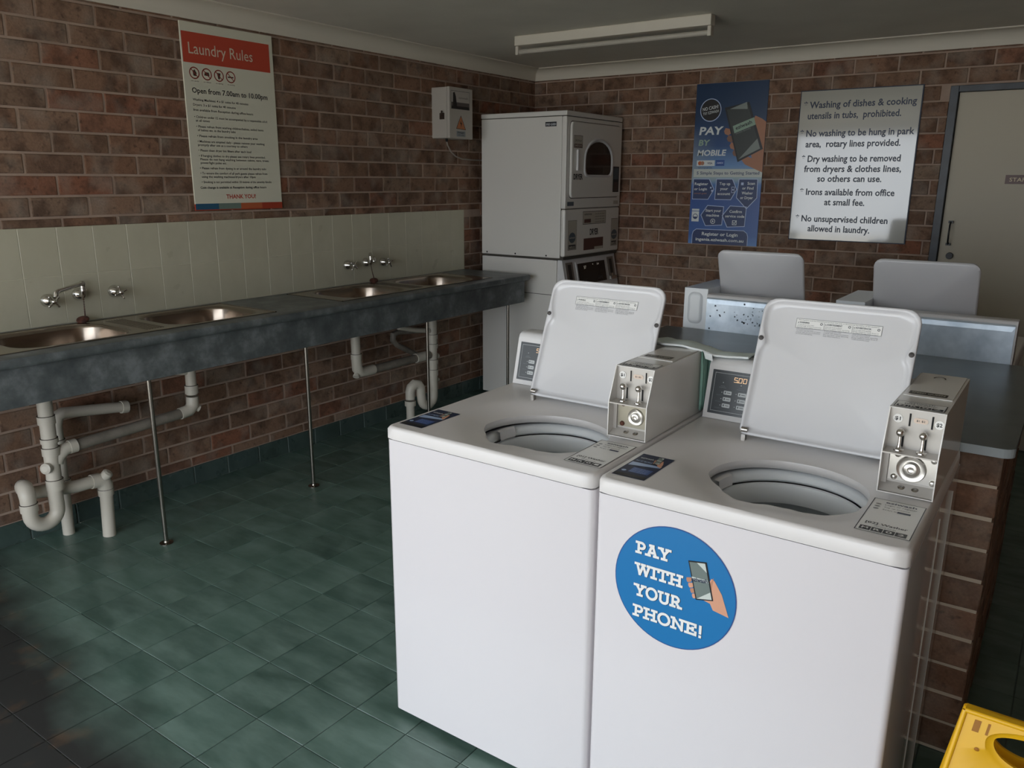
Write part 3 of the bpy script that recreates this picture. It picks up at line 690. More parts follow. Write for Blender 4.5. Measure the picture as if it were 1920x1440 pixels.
        obj('coin_lock', Geo().lathe([(r*kk, h) for r, h in pr], (lk[0]+(0 if two else .008), .2985, lk[2]), (0, -1, 0), 32), BRUSH, t)
        for a, b in (((-.031, -.022), (.042, -.022), (-.028, .028), (.040, .026)) if two else ((-.030, -.022), (-.028, .03))): obj('lock_bolt', Geo().lathe([(.0065, 0), (.006, .003), (.003, .005), (0, .0055)], (lk[0]+a, .2985, lk[2]+b), (0, -1, 0), 14), BRUSH if two else RUST, t)
        for a in (-.010, .016): obj('ledge_cup', Geo().lathe([(.007, 0), (.005, .001), (.003, .002)], (cxm+a, .288, .8945), (0, -.43, .9), 12), STEEL, t)
        P = Pl((cx0, 0, 1.0602), (1, 0, 0), (0, 1, 0), (0, 0, 1)); a, b, c, d = .006, .312, .100, .362
        P.rect(a, b, c, d, .0004, 0); P.frame(a, b, c, d, .0016, .0008, 1); P.text('eziwash', .053, .351, .006, .05, 'c', n=.0009, mi=3, bold=.02); P.text(f'[{num}] Washer', .053, .340, .0065, .062, 'c', n=.0009, mi=1, bold=.01); P.text('service code', .053, .3335, .003, .03, 'c', n=.0009, mi=1)
        for i, ch in enumerate('MR'+num): P.rect(.010+.022*i, .316, .0305+.022*i, .331, .0009, 1); P.text(ch, .020+.022*i, .319, .009, .013, 'c', n=.0013, mi=0, bold=.02)
        obj('machine_sticker', P.g, STK, t)
        g = Geo(); g.box(cx0+.005, cx1-.005, .418, .668, 1.060, 1.0622); obj('coin_box_lid', g, ENAMD, t, bevel=.0008)
        P = Pl((cx0, 0, 1.0624), (1, 0, 0), (0, 1, 0), (0, 0, 1)); P.rect(.013, .433, .089, .460, .0003, 0); P.text('SPEED QUEEN', .051, .440, .012, .066, 'c', n=.0007, mi=1, bold=.03)
        BD = [mat('badge_dark', '3A352C', .5), mat('badge_letters', 'B5B2A6', .5)]; obj('lid_badge', P.g, BD, t)
        obj('finger_hole', Pl((cx0, 0, 1.0624), (1, 0, 0), (0, 1, 0), (0, 0, 1)).line([(.05+.012*math.cos(q), .615+.02*math.sin(q)) for q in [PI*i/8 for i in range(9)]], .003, .0005, 0).g, BD, t)
        obj('service_sticker', (lambda P: (service_sticker(P, .527, .050, .622, .232, num), P.g)[1])(Pl((0, 0, TZ), (1, 0, 0), (0, 1, 0), (0, 0, 1))), STK, t, label='white service sticker')
        obj('promo_sticker', (lambda P: (promo_sticker(P, .017, .038, .097, .200), P.g)[1])(Pl((0, 0, TZ), (1, 0, 0), (0, 1, 0), (0, 0, 1))), STK, t, label='dark blue advertising sticker')
    else:
        P = Pl((cx1, .672, .883), (-1, 0, 0), (0, 0, 1), (0, 1, 0)); g = P.g; u0, v0, u1, v1 = .018, .022, .086, .160
        R = lambda k, n_: [P.p(a, b, n_) for a, b in rr_loop(u0+k, v0+k, u1-k, v1-k, max(.026-k, .004), 5)]
        g.rings([R(0, .0003), R(.004, .004), R(.008, .0065), R(.014, .007)], 0, True, cap1=True)
        obj('embossed_panel', g, MATS['rear_enamel_skylit'], t)
    return t

WY = -3.809
w1 = washer((2.081, WY, 0), 0, 'open white top-load washing machine at left front, with no round blue sticker', '01')
w2 = washer((2.722, WY, 0), 0, 'open white top-load washing machine with round blue sticker on its front panel', '02')
P = Pl((.193, .0055, .668), (1, 0, 0), (0, 0, 1), (0, -1, 0)); R0 = .139
P.disc(0, 0, R0, .0006, 4, k=64); P.disc(0, 0, R0-.0022, .0009, 11, k=64)
for i, (s, wd) in enumerate((('PAY', .080), ('WITH', .111), ('YOUR', .112), ('PHONE!', .164))):
    v = .058-.0505*i; u = -.090
    slab_text(P, s, u+.001, v-.001, .029, wd, .0011, 3, .2); slab_text(P, s, u, v, .029, wd, .0019, 0, .2)
phone_hand(P, lambda a, b: (.030+.095*a-.0014*(b-1), .075+.0167*a+.1185*(b-1)), (6, 7, 8, 9, 10), .0008)
P.text('eziwash', .058, .034, .009, .036, 'c', n=.0028, mi=3, bold=.03, rot=.12)
obj('round_sticker', P.g, STK, w2, label='round blue sticker reading PAY WITH YOUR PHONE!')
w3 = washer((2.752, -1.302, 0), PI, 'washing machine behind the worktop turned away, corroded galvanised back, white coin box end showing')
w4 = washer((3.387, -1.302, 0), PI, 'washing machine behind the worktop turned away, nearest the cream staff door, clean galvanised back')
g = Geo(); rnd = random.Random(3)
for k in range(46):
    x = .16+rnd.random()*.34 if k < 16 else .33+rnd.gauss(0, .045); z = .9+rnd.random()*.11 if k < 16 else .925+abs(rnd.gauss(0, .03)); r = rnd.uniform(.0012, .004)
    x = .5-x+.02 if False else x
    x = min(max(x, .04), .505); z = min(z, 1.0)
    g.add([(x+r*rnd.uniform(.6, 1.3)*math.cos(q), .6938, z+r*rnd.uniform(.6, 1.4)*math.sin(q)) for q in [2*PI*i/7 for i in range(7)]], [tuple(range(7))])
so = obj('corrosion_spots', g, SPOT, w3); so['kind'] = 'stuff'

# teal laundry cloth draped behind the first coin box
g = Geo(); nu, nv = 26, 14
def cl(u, v):   # u along x, v from the front hem backwards
    x = 2.545+.285*u; hz = np.interp(x, [2.54, 2.57, 2.60, 2.66, 2.706, 2.74, 2.79, 2.82, 2.84], [1.060, 1.068, 1.0675, 1.0670, 1.062, 1.047, 1.0465, 1.0475, 1.05])
    y = np.interp(x, [2.54, 2.60, 2.71, 2.76, 2.84], [-3.195, -3.222, -3.215, -3.188, -3.176])+.004*math.sin(u*22)+v*(.15+.02*math.sin(u*7))
    z = hz+.006*abs(math.sin(u*8+2))*math.sin(PI*min(v*1.8, 1))-.9*max(0, v-.55)**1.6
    return (x, y, max(z, .893))
G0 = [[cl(i/nu, j/nv) for i in range(nu+1)] for j in range(nv+1)]
g.rings(G0, 0, True, False)
ck = thing('laundry_cloth', 'pale teal mesh cloth with white hem draped behind the left machine coin box', 'cloth', (0, 0, 0))
co = obj('cloth_body', g, CLOTHW, ck); m_ = co.modifiers.new('s', 'SOLIDIFY'); m_.thickness = .002
hang = [[(2.7135+.0045*math.sin(k*1.9)*min(1, j/2)+.002*j/8, -3.222+.072*k/14, 1.060-.165*j/8-.004*math.sin(k*.8)*j/8) for k in range(15)] for j in range(9)]
o = obj('hanging_fold', Geo().rings(hang, 0, True, False), CLOTH, ck); m_ = o.modifiers.new('s', 'SOLIDIFY'); m_.thickness = .0015
obj('hem', Geo().tube([Vector(cl(i/nu, 0))+Vector((0, -.001, .001)) for i in range(nu+1)], .0034, 8), HEM, ck)
q = Vector(cl(.60, 0)); obj('care_tag', Geo().add([q+Vector((0, -.004, 0)), q+Vector((.024, -.004, -.004)), q+Vector((.028, -.005, -.022)), q+Vector((.006, -.005, -.018))], [(0, 1, 2, 3)]), HEM, ck)

# ---------------------------------------------------------------- stacked dryer in the corner
DX, DY0, DY1, DTOP = .76, -.77, -.025, 1.936
dy = thing('stacked_dryer', 'tall white stacked coin dryer in the far corner beside the sink bench', 'dryer')
FY = lambda y: DY0+(y+.685)*.745/.765
FZ = lambda z: 1.034+(z-1.01)*(.902/.932)
obj('upper_cabinet', Geo().box(.085, DX-.035, DY0, DY1, 1.012, 1.902), DRYM, dy, bevel=.004)
obj('top_cover', Geo().box(.083, DX+.002, DY0-.003, DY1, 1.906, DTOP), DRYM, dy, bevel=.006)
obj('cabinet_gap', Geo().box(.09, DX-.01, DY0+.006, DY1-.006, 1.002, 1.91), mat('seam_shadow', '4B463F', .8), dy)
g = Geo(); g.box(DX-.034, DX, DY0, DY1, FZ(1.317), 1.902); obj('front_panel', g, DRYM, dy, bevel=.006, seg=3)
obj('service_panel', Geo().box(DX-.034, DX, DY0, DY1, 1.022, FZ(1.317)-.004), DRYM, dy, bevel=.012, seg=3)
obj('lower_cabinet', Geo().box(.085, DX-.06, DY0+.004, DY1, .02, .998), DRYM, dy, bevel=.004)
P = Pl((DX, 0, 0), (0, 1, 0), (0, 0, 1), (1, 0, 0))
d0, d1, z0, z1 = FY(-.640), FY(.05), FZ(1.388), FZ(1.876)
g = Geo(); lo = rr_loop(d0, z0, d1, z1, .03, 5)
g.rings([[(DX-.001, a, b) for a, b in lo], [(DX+.012, a, b) for a, b in lo], [(DX+.016, a, b) for a, b in rr_loop(d0+.005, z0+.005, d1-.005, z1-.005, .026, 5)]], 0, True, cap1=True)
door = obj('dryer_door', g, DRYM, dy, angle=40)
g = Geo(); g.rings([[(DX+.0003, a, b) for a, b in rr_loop(d0-.005, z0-.005, d1+.005, z1+.005, .034, 5)], [(DX+.0003, a, b) for a, b in lo]], 0, False); obj('door_seam', g, MATS['seam_shadow'], dy)
wy, wz, wr_ = FY(-.283), FZ(1.645), .15
def dw(k, n): # arch-shaped window outline
    pts = []
    hw, hh = .172-k, .112-k
    for i in range(13): t_ = PI*i/12; pts.append((DX+n, wy+hw*math.cos(t_), wz-.002+hh*math.sin(t_)))
    for cx_, sg in ((-1, 180), (1, 270)):
        for i in range(6): t_ = math.radians(sg+90*i/5); pts.append((DX+n, wy+cx_*(hw-.04)+.04*math.cos(t_), wz-.062+.04*math.sin(t_)+k*.7))
    return pts
g = Geo().rings([dw(-.022, .016), dw(-.016, .024), dw(-.004, .022), dw(0, .0162)], 0, True); obj('window_rim', g, PLAST, door)
obj('window_glass', Geo().add(dw(0, .0172), [tuple(range(25))]), mat('smoked_glass', '121516', .15, coat=.4), door)
obj('door_handle', Geo().box(DX+.016, DX+.03, FY(-.583), FY(-.562), FZ(1.565), FZ(1.70)), PLAST, door, bevel=.004)
PR = [mat('aged_label', 'B9B3A6', .6), INK, mat('label_black', '26282A', .5), mat('label_greyblue', '4E5A63', .5), mat('label_brown', '4A3A34', .5), mat('label_redbrown', '5A3A34', .5)]
DP_ = lambda x=DX+.016: Pl((x, 0, 0), (0, 1, 0), (0, 0, 1), (1, 0, 0))
obj('lettering', DP_().text('DRYER', FY(-.555), FZ(1.508), .034, .115, 'c', n=.001, mi=1, bold=.03).g, PR, door)
P = DP_()
P.rect(FY(-.616), FZ(1.712), FY(-.507), FZ(1.789), .0006, 0); P.frame(FY(-.616), FZ(1.712), FY(-.507), FZ(1.789), .002, .001, 1); P.rect(FY(-.61), FZ(1.714), FY(-.512), FZ(1.736), .001, 5); P.text('MR04', FY(-.56), FZ(1.718), .014, .08, 'c', n=.0014, mi=0, bold=.02)
P.text('[04] Dryer', FY(-.56), FZ(1.752), .012, .08, 'c', n=.001, mi=1); obj('door_label', P.g, PR, door); P = DP_()
P.rect(FY(-.069), FZ(1.421), FY(.02), FZ(1.599), .0006, 2); P.rect(FY(-.06), FZ(1.51), FY(.01), FZ(1.59), .001, 3); P.rect(FY(-.055), FZ(1.43), FY(.005), FZ(1.49), .001, 4)
obj('door_label', P.g, PR, door)
obj('panel_label', DP_(DX).rect(FY(-.66), FZ(1.335), FY(-.576), FZ(1.362), .0006, 3).g, PR, dy); obj('panel_label', DP_(DX).rect(FY(-.02), FZ(1.335), FY(.05), FZ(1.36), .0006, 0).g, PR, dy)
P = DP_(DX)
P.rect(FY(-.449), FZ(1.206), FY(-.128), FZ(1.292), .0006, 0); P.frame(FY(-.449), FZ(1.206), FY(-.128), FZ(1.292), .003, .001, 2)
for i in range(4): P.text('press start when loaded', FY(-.28), FZ(1.27-.018*i), .008, .13, n=.001, mi=1)
P.text('INSTRUCTIONS', FY(-.43), FZ(1.268), .010, .1, n=.001, mi=1, bold=.01); P.rect(FY(-.43), FZ(1.215), FY(-.34), FZ(1.240), .001, 5); obj('panel_label', P.g, PR, dy)
obj('lettering', DP_(DX).text('DRYER', FY(-.29), FZ(1.130), .040, .115, 'c', n=.001, mi=1, bold=.03).g, PR, dy)
P = DP_(DX); P.rect(FY(-.431), FZ(1.027), FY(-.155), FZ(1.108), .0006, 5); P.rect(FY(-.28), FZ(1.027), FY(-.16), FZ(1.045), .001, 0); obj('panel_label', P.g, PR, dy)
for a, b, z in ((-.641, -.531, 1.237), (-.040, .055, 1.232)):
    P = DP_(DX); P.rect(FY(a), FZ(z-.196), FY(b), FZ(z), .0006, 0); P.frame(FY(a), FZ(z-.196), FY(b), FZ(z), .002, .001, 2)
    P.disc(FY((a+b)/2), FZ(z-.115), .042, .001, 3, .034); P.text('eziwash', FY((a+b)/2), FZ(z-.12), .012, .07, 'c', n=.0014, mi=0, bold=.02)
    P.rect(FY(a+.01), FZ(z-.19), FY(b-.01), FZ(z-.162), .001, 2); P.text('MR03', FY((a+b)/2), FZ(z-.187), .016, .07, 'c', n=.0014, mi=0, bold=.02); obj('panel_label', P.g, PR, dy)
P = Pl((0, DY0, 0), (1, 0, 0), (0, 0, 1), (0, -1, 0)); P.rect(.60, 1.842, .685, 1.870, .0008, 0); P.text('SPEED QUEEN', .6425, 1.849, .012, .076, 'c', n=.0012, mi=1, bold=.03)
obj('side_badge', P.g, [mat('badge_black', '23262A', .4), mat('badge_white', 'C9CBD0', .5)], dy)
for x in (.13, .37, .62): obj('side_screw', Geo().lathe([(.006, 0), (.004, .003), (0, .003)], (x, DY0, 1.025), (0, -1, 0), 8), DARK, dy)
g = Geo(); g.box(.085, DX-.06, DY0+.001, DY0+.005, .765, .768); obj('side_seam', g, MATS['seam_shadow'], dy)
# sloping control head of the lower unit
c0, c1 = DY0+.02, DY1-.01
obj('control_head', Geo().prism([(DX-.06, .998), (DX-.028, .998), (DX+.015, .79), (DX+.015, .76), (DX-.06, .76)], 'y', c0, c1), PLAST, dy, bevel=.003)
obj('lower_front', Geo().box(DX-.06, DX+.0, DY0+.004, DY1, .05, .757), DRYM, dy, bevel=.006)
sv = Vector((.043, 0, -.208)).normalized(); up = -sv; nr = Vector((.208, 0, .043)).normalized()
P = Pl(Vector((DX+.015, 0, .79)), (0, 1, 0), up, nr); hgt = .212
P.slab(c0+.16, .02, c1-.15, hgt-.025, 0, .004, 0); P.slab(c0+.175, .032, c1-.165, hgt-.037, .004, .006, 1)
P.text('57', c0+.27, .135, .02, .03, 'c', n=.0066, mi=2); P.text('24', c0+.45, .15, .012, .03, 'c', n=.0066, mi=2); P.disc(c0+.38, .158, .004, .0066, 2)
for k in range(4): P.rect(c0+.2+.02*k, .05, c0+.212+.02*k, .06, .0066, 3); P.rect(c0+.43+.018*k, .05, c0+.44+.018*k, .075, .0066, 3)
obj('control_display', P.g, [PLAST, mat('display_black', '151313', .2), mat('display_digits', 'D8D0C0', .5, emit=.25), mat('display_grey', '4A4846', .5)], dy)
for a, b in ((c0+.03, c0+.12), (c1-.12, c1-.03)):
    P = Pl(Vector((DX+.015, 0, .79)), (0, 1, 0), up, nr); P.slab(a, .03, b, hgt-.02, 0, .003, 0); P.slab(a+.025, .075, b-.025, hgt-.035, .003, .004, 1); P.slab(a+.01, .03, b-.01, .055, .003, .02, 2); P.disc((a+b)/2, .065, .008, .005, 2)
    obj('coin_mechanism', P.g, [mat('coin_plate', '8F8B84', .35, .6), mat('coin_plate_dark', '3C3A38', .4, .4), STEEL], dy)

# ---------------------------------------------------------------- sink bench on the left
BE = -.868; BY0 = LY1+.02
bench = thing('sink_bench', 'long slate laminate sink bench on thin steel posts along the left wall', 'bench')
ZT = .905
units = [(-4.14, -2.87, (-3.755, -3.135)), (-2.455, -1.175, (-2.13, -1.50))]
g = Geo()
nose = [(.47, ZT-.038), (.552, ZT-.038), (.558, ZT-.034), (.562, ZT-.026), (.562, ZT-.010), (.558, ZT-.003), (.550, ZT), (.47, ZT)]
g.prism(nose, 'y', BY0, BE)
g.box(.009, .05, BY0, BE, ZT-.03, ZT)
for a, b in ((BY0, units[0][0]+.01), (units[0][1]-.01, units[1][0]+.01), (units[1][1]-.01, BE)): g.box(.05, .47, a, b, ZT-.03, ZT)
obj('benchtop', g, LAM, bench, angle=35)
obj('fascia', Geo().box(.512, .530, BY0, BE-.02, .722, ZT-.038), LAM, bench)
obj('end_fascia', Geo().box(.40, .512, BE-.036, BE-.02, .722, ZT-.038), LAM, bench)
for y in (-3.551, -2.737, -1.845, -1.045):
    g = Geo().tube([(.508, y, .004), (.508, y, ZT-.038)], .0095, 14); g.lathe([(.028, .0), (.028, .003), (.012, .006), (.0105, .012)], (.508, y, 0), (0, 0, 1), 18, cap0=True)
    obj('post', g, STEELP, bench)
sink_lbl = ['stainless steel double sink with rust stains nearest the viewer, in the left bench', 'stainless steel double sink at the far end of the bench beside the dryer']
for (ya, yb, cs), lb in zip(units, sink_lbl):
    sk = bpy.data.objects.new('double_sink', None); C.objects.link(sk); sk.parent = bench; sk['label'] = lb
    X0, X1 = .045, .478; z = ZT+.002; g = Geo(); mid = (cs[0]+cs[1])/2
    NB = 72; A = [2*PI*i/NB+PI/NB for i in range(NB)]
    for cy_, (la, lb_) in zip(cs, ((ya, mid), (mid, yb))):
        cxx = .262
        A2 = list(A)
        for px_, py_ in ((X0, la), (X1, la), (X1, lb_), (X0, lb_)):
            a = math.atan2(py_-cy_, px_-cxx) % (2*PI); i = min(range(NB), key=lambda q: abs(A2[q]-a)); A2[i] = a
        A2.sort()
        def rect_pt(a):
            dx, dy_ = math.cos(a), math.sin(a); ts = []
            if abs(dx) > 1e-9: ts.append(((X1 if dx > 0 else X0)-cxx)/dx)
            if abs(dy_) > 1e-9: ts.append(((lb_ if dy_ > 0 else la)-cy_)/dy_)
            k = min(ts); return cxx+dx*k, cy_+dy_*k
        bo = lambda a, e: rr_pt(a, cxx, cy_, .178-e, .222-e, .10-e*.5)
        rs = [[(*rect_pt(a), z) for a in A2]]
        for e, dz in ((-.012, 0), (-.006, -.001), (0, -.006), (.003, -.015), (.008, -.10), (.014, -.145), (.03, -.160), (.06, -.165), (.12, -.168)):
            rs.append([(*bo(a, e), z+dz) for a in A2])
        rs.append([(cxx+.03*math.cos(a), cy_+.03*math.sin(a), z-.170) for a in A2]); rs.append([(cxx+.028*math.cos(a), cy_+.028*math.sin(a), z-.176) for a in A2])
        g2 = Geo().rings(rs, 0, True); obj('bowl', g2, SINKM, sk, angle=40)
        obj('drain_grate', Geo().lathe([(.030, 0), (.026, .002), (.02, -.002), (0, -.002)], (cxx, cy_, z-.172), (0, 0, 1), 20), CHROME, sk)
    g = Geo()
    for a, b, c, d in ((X0, X1, ya, ya+.006), (X0, X1, yb-.006, yb), (X0, X0+.006, ya, yb), (X1-.006, X1, ya, yb)): g.box(a, b, c, d, ZT, z+.0015)
    for q in ((cs[0]+cs[1])/2,):
        for k in range(-3, 4): g.box(.10, .42, q+.012*k-.002, q+.012*k+.002, z, z+.0012)
    obj('rim', g, SINKM, sk)
    if lb == sink_lbl[0]:
        pass

def tap_handle(x, y, z, label, rot=.5):
    t = thing('tap_handle', label, 'tap', (0, y, z))
    obj('flange', Geo().lathe([(.027, .0), (.0275, .004), (.025, .014), (.018, .024), (.012, .030), (.009, .034)], (.006, 0, 0), (1, 0, 0), 24), CHROME, t)
    g = Geo().tube([(.036, 0, 0), (.066, 0, 0)], .0075, 12); g.lathe([(.011, 0), (.012, .005), (.008, .012), (0, .014)], (.066, 0, 0), (1, 0, 0), 14)
    for k in range(4 if rot > .3 else 3):
        a = rot+2*PI*k/(4 if rot > .3 else 3); d = Vector((0, math.cos(a), math.sin(a))); c = Vector((.071, 0, 0))
        g.tube([c+d*.006, c+d*.026], [.004, .0052], 10); g.ball(c+d*.027, .0055, 10)
    obj('cross_handle', g, CHROME, t); return t
tap_handle(0, -3.672, 1.012, 'chrome cross-handle tap on tiled wall, left of the first spout', .7)
tap_handle(0, -3.383, 1.020, 'chrome cross-handle tap on tiled wall, right of the first spout', .35)
tap_handle(0, -1.975, 1.022, 'chrome cross-handle tap on tiled wall, left of the far spout', .9)
tap_handle(0, -1.680, 1.018, 'chrome cross-handle tap on tiled wall, right of the far spout', .5)
def spout(y, z, end, plug, label, lb2):
    t = thing('spout', label, 'tap spout', (0, y, z))
    obj('flange', Geo().lathe([(.027, .0), (.0275, .004), (.025, .014), (.018, .024), (.012, .030), (.009, .034)], (.006, 0, 0), (1, 0, 0), 24), CHROME, t)
    g = Geo().tube([(.03, 0, 0), (.05, 0, 0), (.053, 0, .006), (.053, 0, .044)], .011, 12); g.ball((.053, 0, .048), .014, 12); g.lathe([(.013, 0), (.013, .01)], (.053, 0, .018), (0, 0, 1), 14); obj('swivel_joint', g, CHROME, t)
    e = Vector(end)-Vector((0, y, z)); s = Vector((.053, 0, .050)); d = (e-s)
    obj('spout_arm', Geo().tube([s, s+d*.9, s+d*.98+Vector((0, 0, -.004)), s+d+Vector((0, 0, -.018))], .0095, 12), CHROME, t)
    c = thing('sink_plug', lb2, 'sink plug')
    P0 = Vector((.05, y, z)); P1 = Vector(plug); g = Geo(); n = 26
    for i in range(n):
        a = P0.lerp(P1, i/n); b = P0.lerp(P1, (i+.8)/n); sag = -.012*math.sin(PI*i/n); g.tube([a+Vector((0, 0, sag)), b+Vector((0, 0, sag))], .0032 if i % 2 else .0022, 6)
    obj('chain', g, RUST, c)
    obj('stopper', Geo().lathe([(.0, .016), (.006, .014), (.024, .010), (.026, .005), (.022, -.002), (0, -.002)], P1+Vector((0, -.01, .003)), (.25, -.3, 1), 18), RUST, c)
spout(-3.54, 1.024, (.16, -3.704, 1.062), (.052, -3.545, .912), 'chrome swivel spout turned left along the wall above the first sink', 'rusty chained sink plug resting on the rim of the nearest sink')
spout(-1.823, 1.026, (.13, -1.872, 1.060), (.06, -1.80, .912), 'chrome swivel spout pointing outward above the far sink', 'rusty chained sink plug resting on the rim of the far sink')

# ---------------------------------------------------------------- waste pipes under the bench
def coupling(p, d, r, L=.03):
    d = Vector(d).normalized(); return Geo().lathe([(r, -L/2), (r+.0045, -L/2), (r+.0045, L/2), (r, L/2)], p, d, 18, 0, True, True, True).lathe([(r+.001, L/2+.0002), (r+.0048, L/2+.0002), (r+.0048, L/2-.0016), (r+.0046, L/2-.0016)], p, d, 18, 1)
def pipes_left():
    t = thing('waste_pipes', 'white plastic waste pipes with U-bend trap below the nearest sink', 'waste pipe'); X = .28; y = -3.862
    obj('downpipe', Geo().tube([(X, y+.005, ZT-.165), (X, y, .36), (X, y-.004, .30)], .028, 18), PVC, t)
    for z in (.585, .50, .455): obj('coupling', coupling((X, y+.002, z), (0, 0, 1), .028, .034 if z != .50 else .02), PVS, t)
    obj('coupling', coupling((X, y, .315), (0, 0, 1), .028, .045), PVS, t)
    R = .052; c = (X, y-.004-R, .215)
    u = [(X, y-.004, .30)]+arc(c, R, 0, -PI, (0, 1, 0), (0, 0, 1), 12)+[(X, y-.004-2*R, .235)]
    obj('trap_bend', Geo().tube(u, .028, 18), PVC, t)
    obj('trap_nut', coupling((X, y-.004-2*R, .25), (0, 0, 1), .028, .034), PVS, t)
    top = [(X, y-.004-2*R, .262)]+[Vector((X, y-.004-2*R, .285))+Vector(q) for q in [(0, 0, 0), (0, .0, .012), (-.012, .002, .032), (-.03, .006, .04), (-.055, .012, .036), (-.075, .02, .02), (-.10, .04, .0)]]
    obj('trap_outlet', Geo().tube(top, .029, 18), PVC, t)
    obj('cross_pipe', Geo().tube([(X-.09, y-.07, .275), (.235, -3.76, .262), (.235, -3.69, .262)], .026, 16), PVC, t)
    el = [(.235, -3.70, .262), (.235, -3.67, .260)]+[Vector(q) for q in [(.235, -3.652, .252), (.235, -3.642, .232), (.235, -3.641, .20)]]
    obj('elbow', Geo().tube(el, .031, 18), PVC, t)
    obj('floor_pipe', Geo().tube([(.235, -3.641, .21), (.236, -3.651, .0)], .0265, 18), PVC, t)
    obj('coupling', coupling((.235, -3.642, .20), (0, 0, 1), .027, .03), PVS, t)
    obj('inspection_cap', Geo().lathe([(.018, 0), (.018, .02), (.022, .02), (.022, .04), (.012, .046)], (.245, -3.655, .262), (.5, .45, .75), 14, cap1=True), PVC, t)
    # branch from the second bowl
    b = [(X, -3.845, .40), (X, -3.835, .425), (X, -3.81, .447), (X, -3.77, .452)]
    obj('branch_elbow', Geo().tube(b, .025, 16), PVC, t); obj('coupling', coupling((X, -3.775, .452), (0, 1, .03), .024, .03), PVS, t)
    obj('branch_pipe', Geo().tube([(X, -3.78, .451), (X, -3.27, .474)], .0235, 16), PVCG, t)
    obj('outlet_elbow', Geo().tube([(X, -3.29, .473), (X, -3.245, .478), (X, -3.222, .498), (X, -3.220, .54)], .027, 16), PVC, t)
    obj('coupling', coupling((X, -3.22, .575), (0, 0, 1), .025, .04), PVS, t)
    obj('outlet_cap', Geo().lathe([(.014, 0), (.014, .02), (.017, .02), (.017, .032)], (X, -3.222, .495), (.3, .8, -.5), 12, cap1=True), PVC, t)
    obj('outlet_pipe', Geo().tube([(X, -3.22, .55), (X, -3.218, ZT-.165)], .024, 16), PVC, t)
    obj('overflow_pipe', Geo().tube([(X, -3.225, .655), (X, -3.32, .675), (X-.03, -3.42, .70)], .013, 12), PVC, t)
    obj('inlet_cap', Geo().lathe([(.014, 0), (.014, .03), (.022, .03), (.022, .045), (.012, .05)], (X, y, .39), (.45, -.75, .1), 16, cap1=True), PVC, t)
    # thinner vent at the wall
    obj('vent_pipe', Geo().tube([(.075, -3.745, .0), (.085, -3.745, .24), (.09, -3.742, .50), (.095, -3.735, .535), (.095, -3.71, .545), (.10, -3.44, .512)], .024, 14), PVC, t)
    for z in (.42, .24): obj('coupling', coupling((.088, -3.743, z), (0, 0, 1), .024, .03), PVS, t)
    obj('vent_cap', coupling((.10, -3.448, .512), (0, 1, -.1), .024, .03), PVS, t)
def pipes_mid():
    t = thing('waste_pipes', 'white plastic waste pipes with U-bend trap below the far sink, by third post', 'waste pipe'); X = .28; y = -1.538
    obj('downpipe', Geo().tube([(X, y, ZT-.165), (X, y, .22)], .028, 18), PVC, t)
    for z in (.56, .50, .40): obj('coupling', coupling((X, y, z), (0, 0, 1), .028, .03), PVS, t)
    obj('coupling', coupling((X, y, .33), (0, 0, 1), .028, .04), PVS, t)
    R = .058; c = (X, y-R, .185)
    obj('trap_bend', Geo().tube([(X, y, .23)]+arc(c, R, 0, -PI, (0, 1, 0), (0, 0, 1), 12)+[(X-.004, y-2*R, .21)], .028, 18), PVC, t)
    c2 = Vector((X-.02, y-2*R-.028, .225))
    obj('trap_arch', Geo().tube([(X-.004, y-2*R, .205)]+[Vector(q) for q in [(X-.006, y-2*R, .25), (X-.012, y-2*R-.015, .275), (X-.02, y-2*R-.04, .28), (X-.028, y-2*R-.062, .262), (X-.03, y-2*R-.07, .235), (X-.03, y-2*R-.07, .19)]], .029, 18), PVC, t)
    obj('trap_nut', coupling((X-.03, y-2*R-.07, .165), (0, 0, 1), .03, .034), PVS, t)
    obj('floor_pipe', Geo().tube([(X-.03, y-2*R-.07, .18), (X-.03, y-2*R-.07, 0)], .026, 18), PVC, t)
    obj('outlet_pipe', Geo().tube([(X, -2.193, ZT-.165), (X, -2.190, .50)], .026, 16), PVC, t)
    obj('coupling', coupling((X, -2.19, .545), (0, 0, 1), .026, .034), PVS, t)
    obj('outlet_elbow', Geo().tube([(X, -2.19, .53), (X, -2.186, .475), (X, -2.165, .452), (X, -2.10, .448), (X, -2.06, .448)], .029, 16), PVC, t)
    obj('outlet_cap', Geo().lathe([(.014, 0), (.014, .025), (.018, .025), (.018, .036)], (X, -2.19, .46), (.3, -.5, -.7), 12, cap1=True), PVC, t)
    obj('branch_pipe', Geo().tube([(X, -2.08, .448), (X, -1.57, .448)], .0245, 16), PVCG, t)
    obj('coupling', coupling((X, -1.65, .448), (0, 1, 0), .0245, .10), PVS, t)
    obj('overflow_pipe', Geo().tube([(X, -1.565, .60), (X, -1.70, .625), (X, -1.84, .66)], .015, 12), PVC, t)
    obj('wall_pipe', Geo().tube([(.10, -1.40, .56), (.10, -1.66, .585), (.10, -1.70, .575), (.10, -1.705, .54), (.10, -1.67, .505), (.12, -1.48, .40)], .017, 12), PVCG, t)
    obj('inlet_cap', Geo().lathe([(.014, 0), (.014, .03), (.018, .03), (.018, .045)], (X, y, .43), (0, 1, 0), 12, cap1=True), PVC, t)
    obj('lower_cap', Geo().lathe([(.008, 0), (.008, .04), (.012, .04), (.012, .05)], (X, y, .265), (0, 1, .2), 12, cap1=True), PVC, t)
pipes_left(); pipes_mid()

# ---------------------------------------------------------------- wall signs
def sign(name, label, loc, rz): return thing(name, label, 'sign', loc, rz)
VN = lambda g=None: Pl((0, 0, 0), (1, 0, 0), (0, 0, 1), (0, -1, 0))
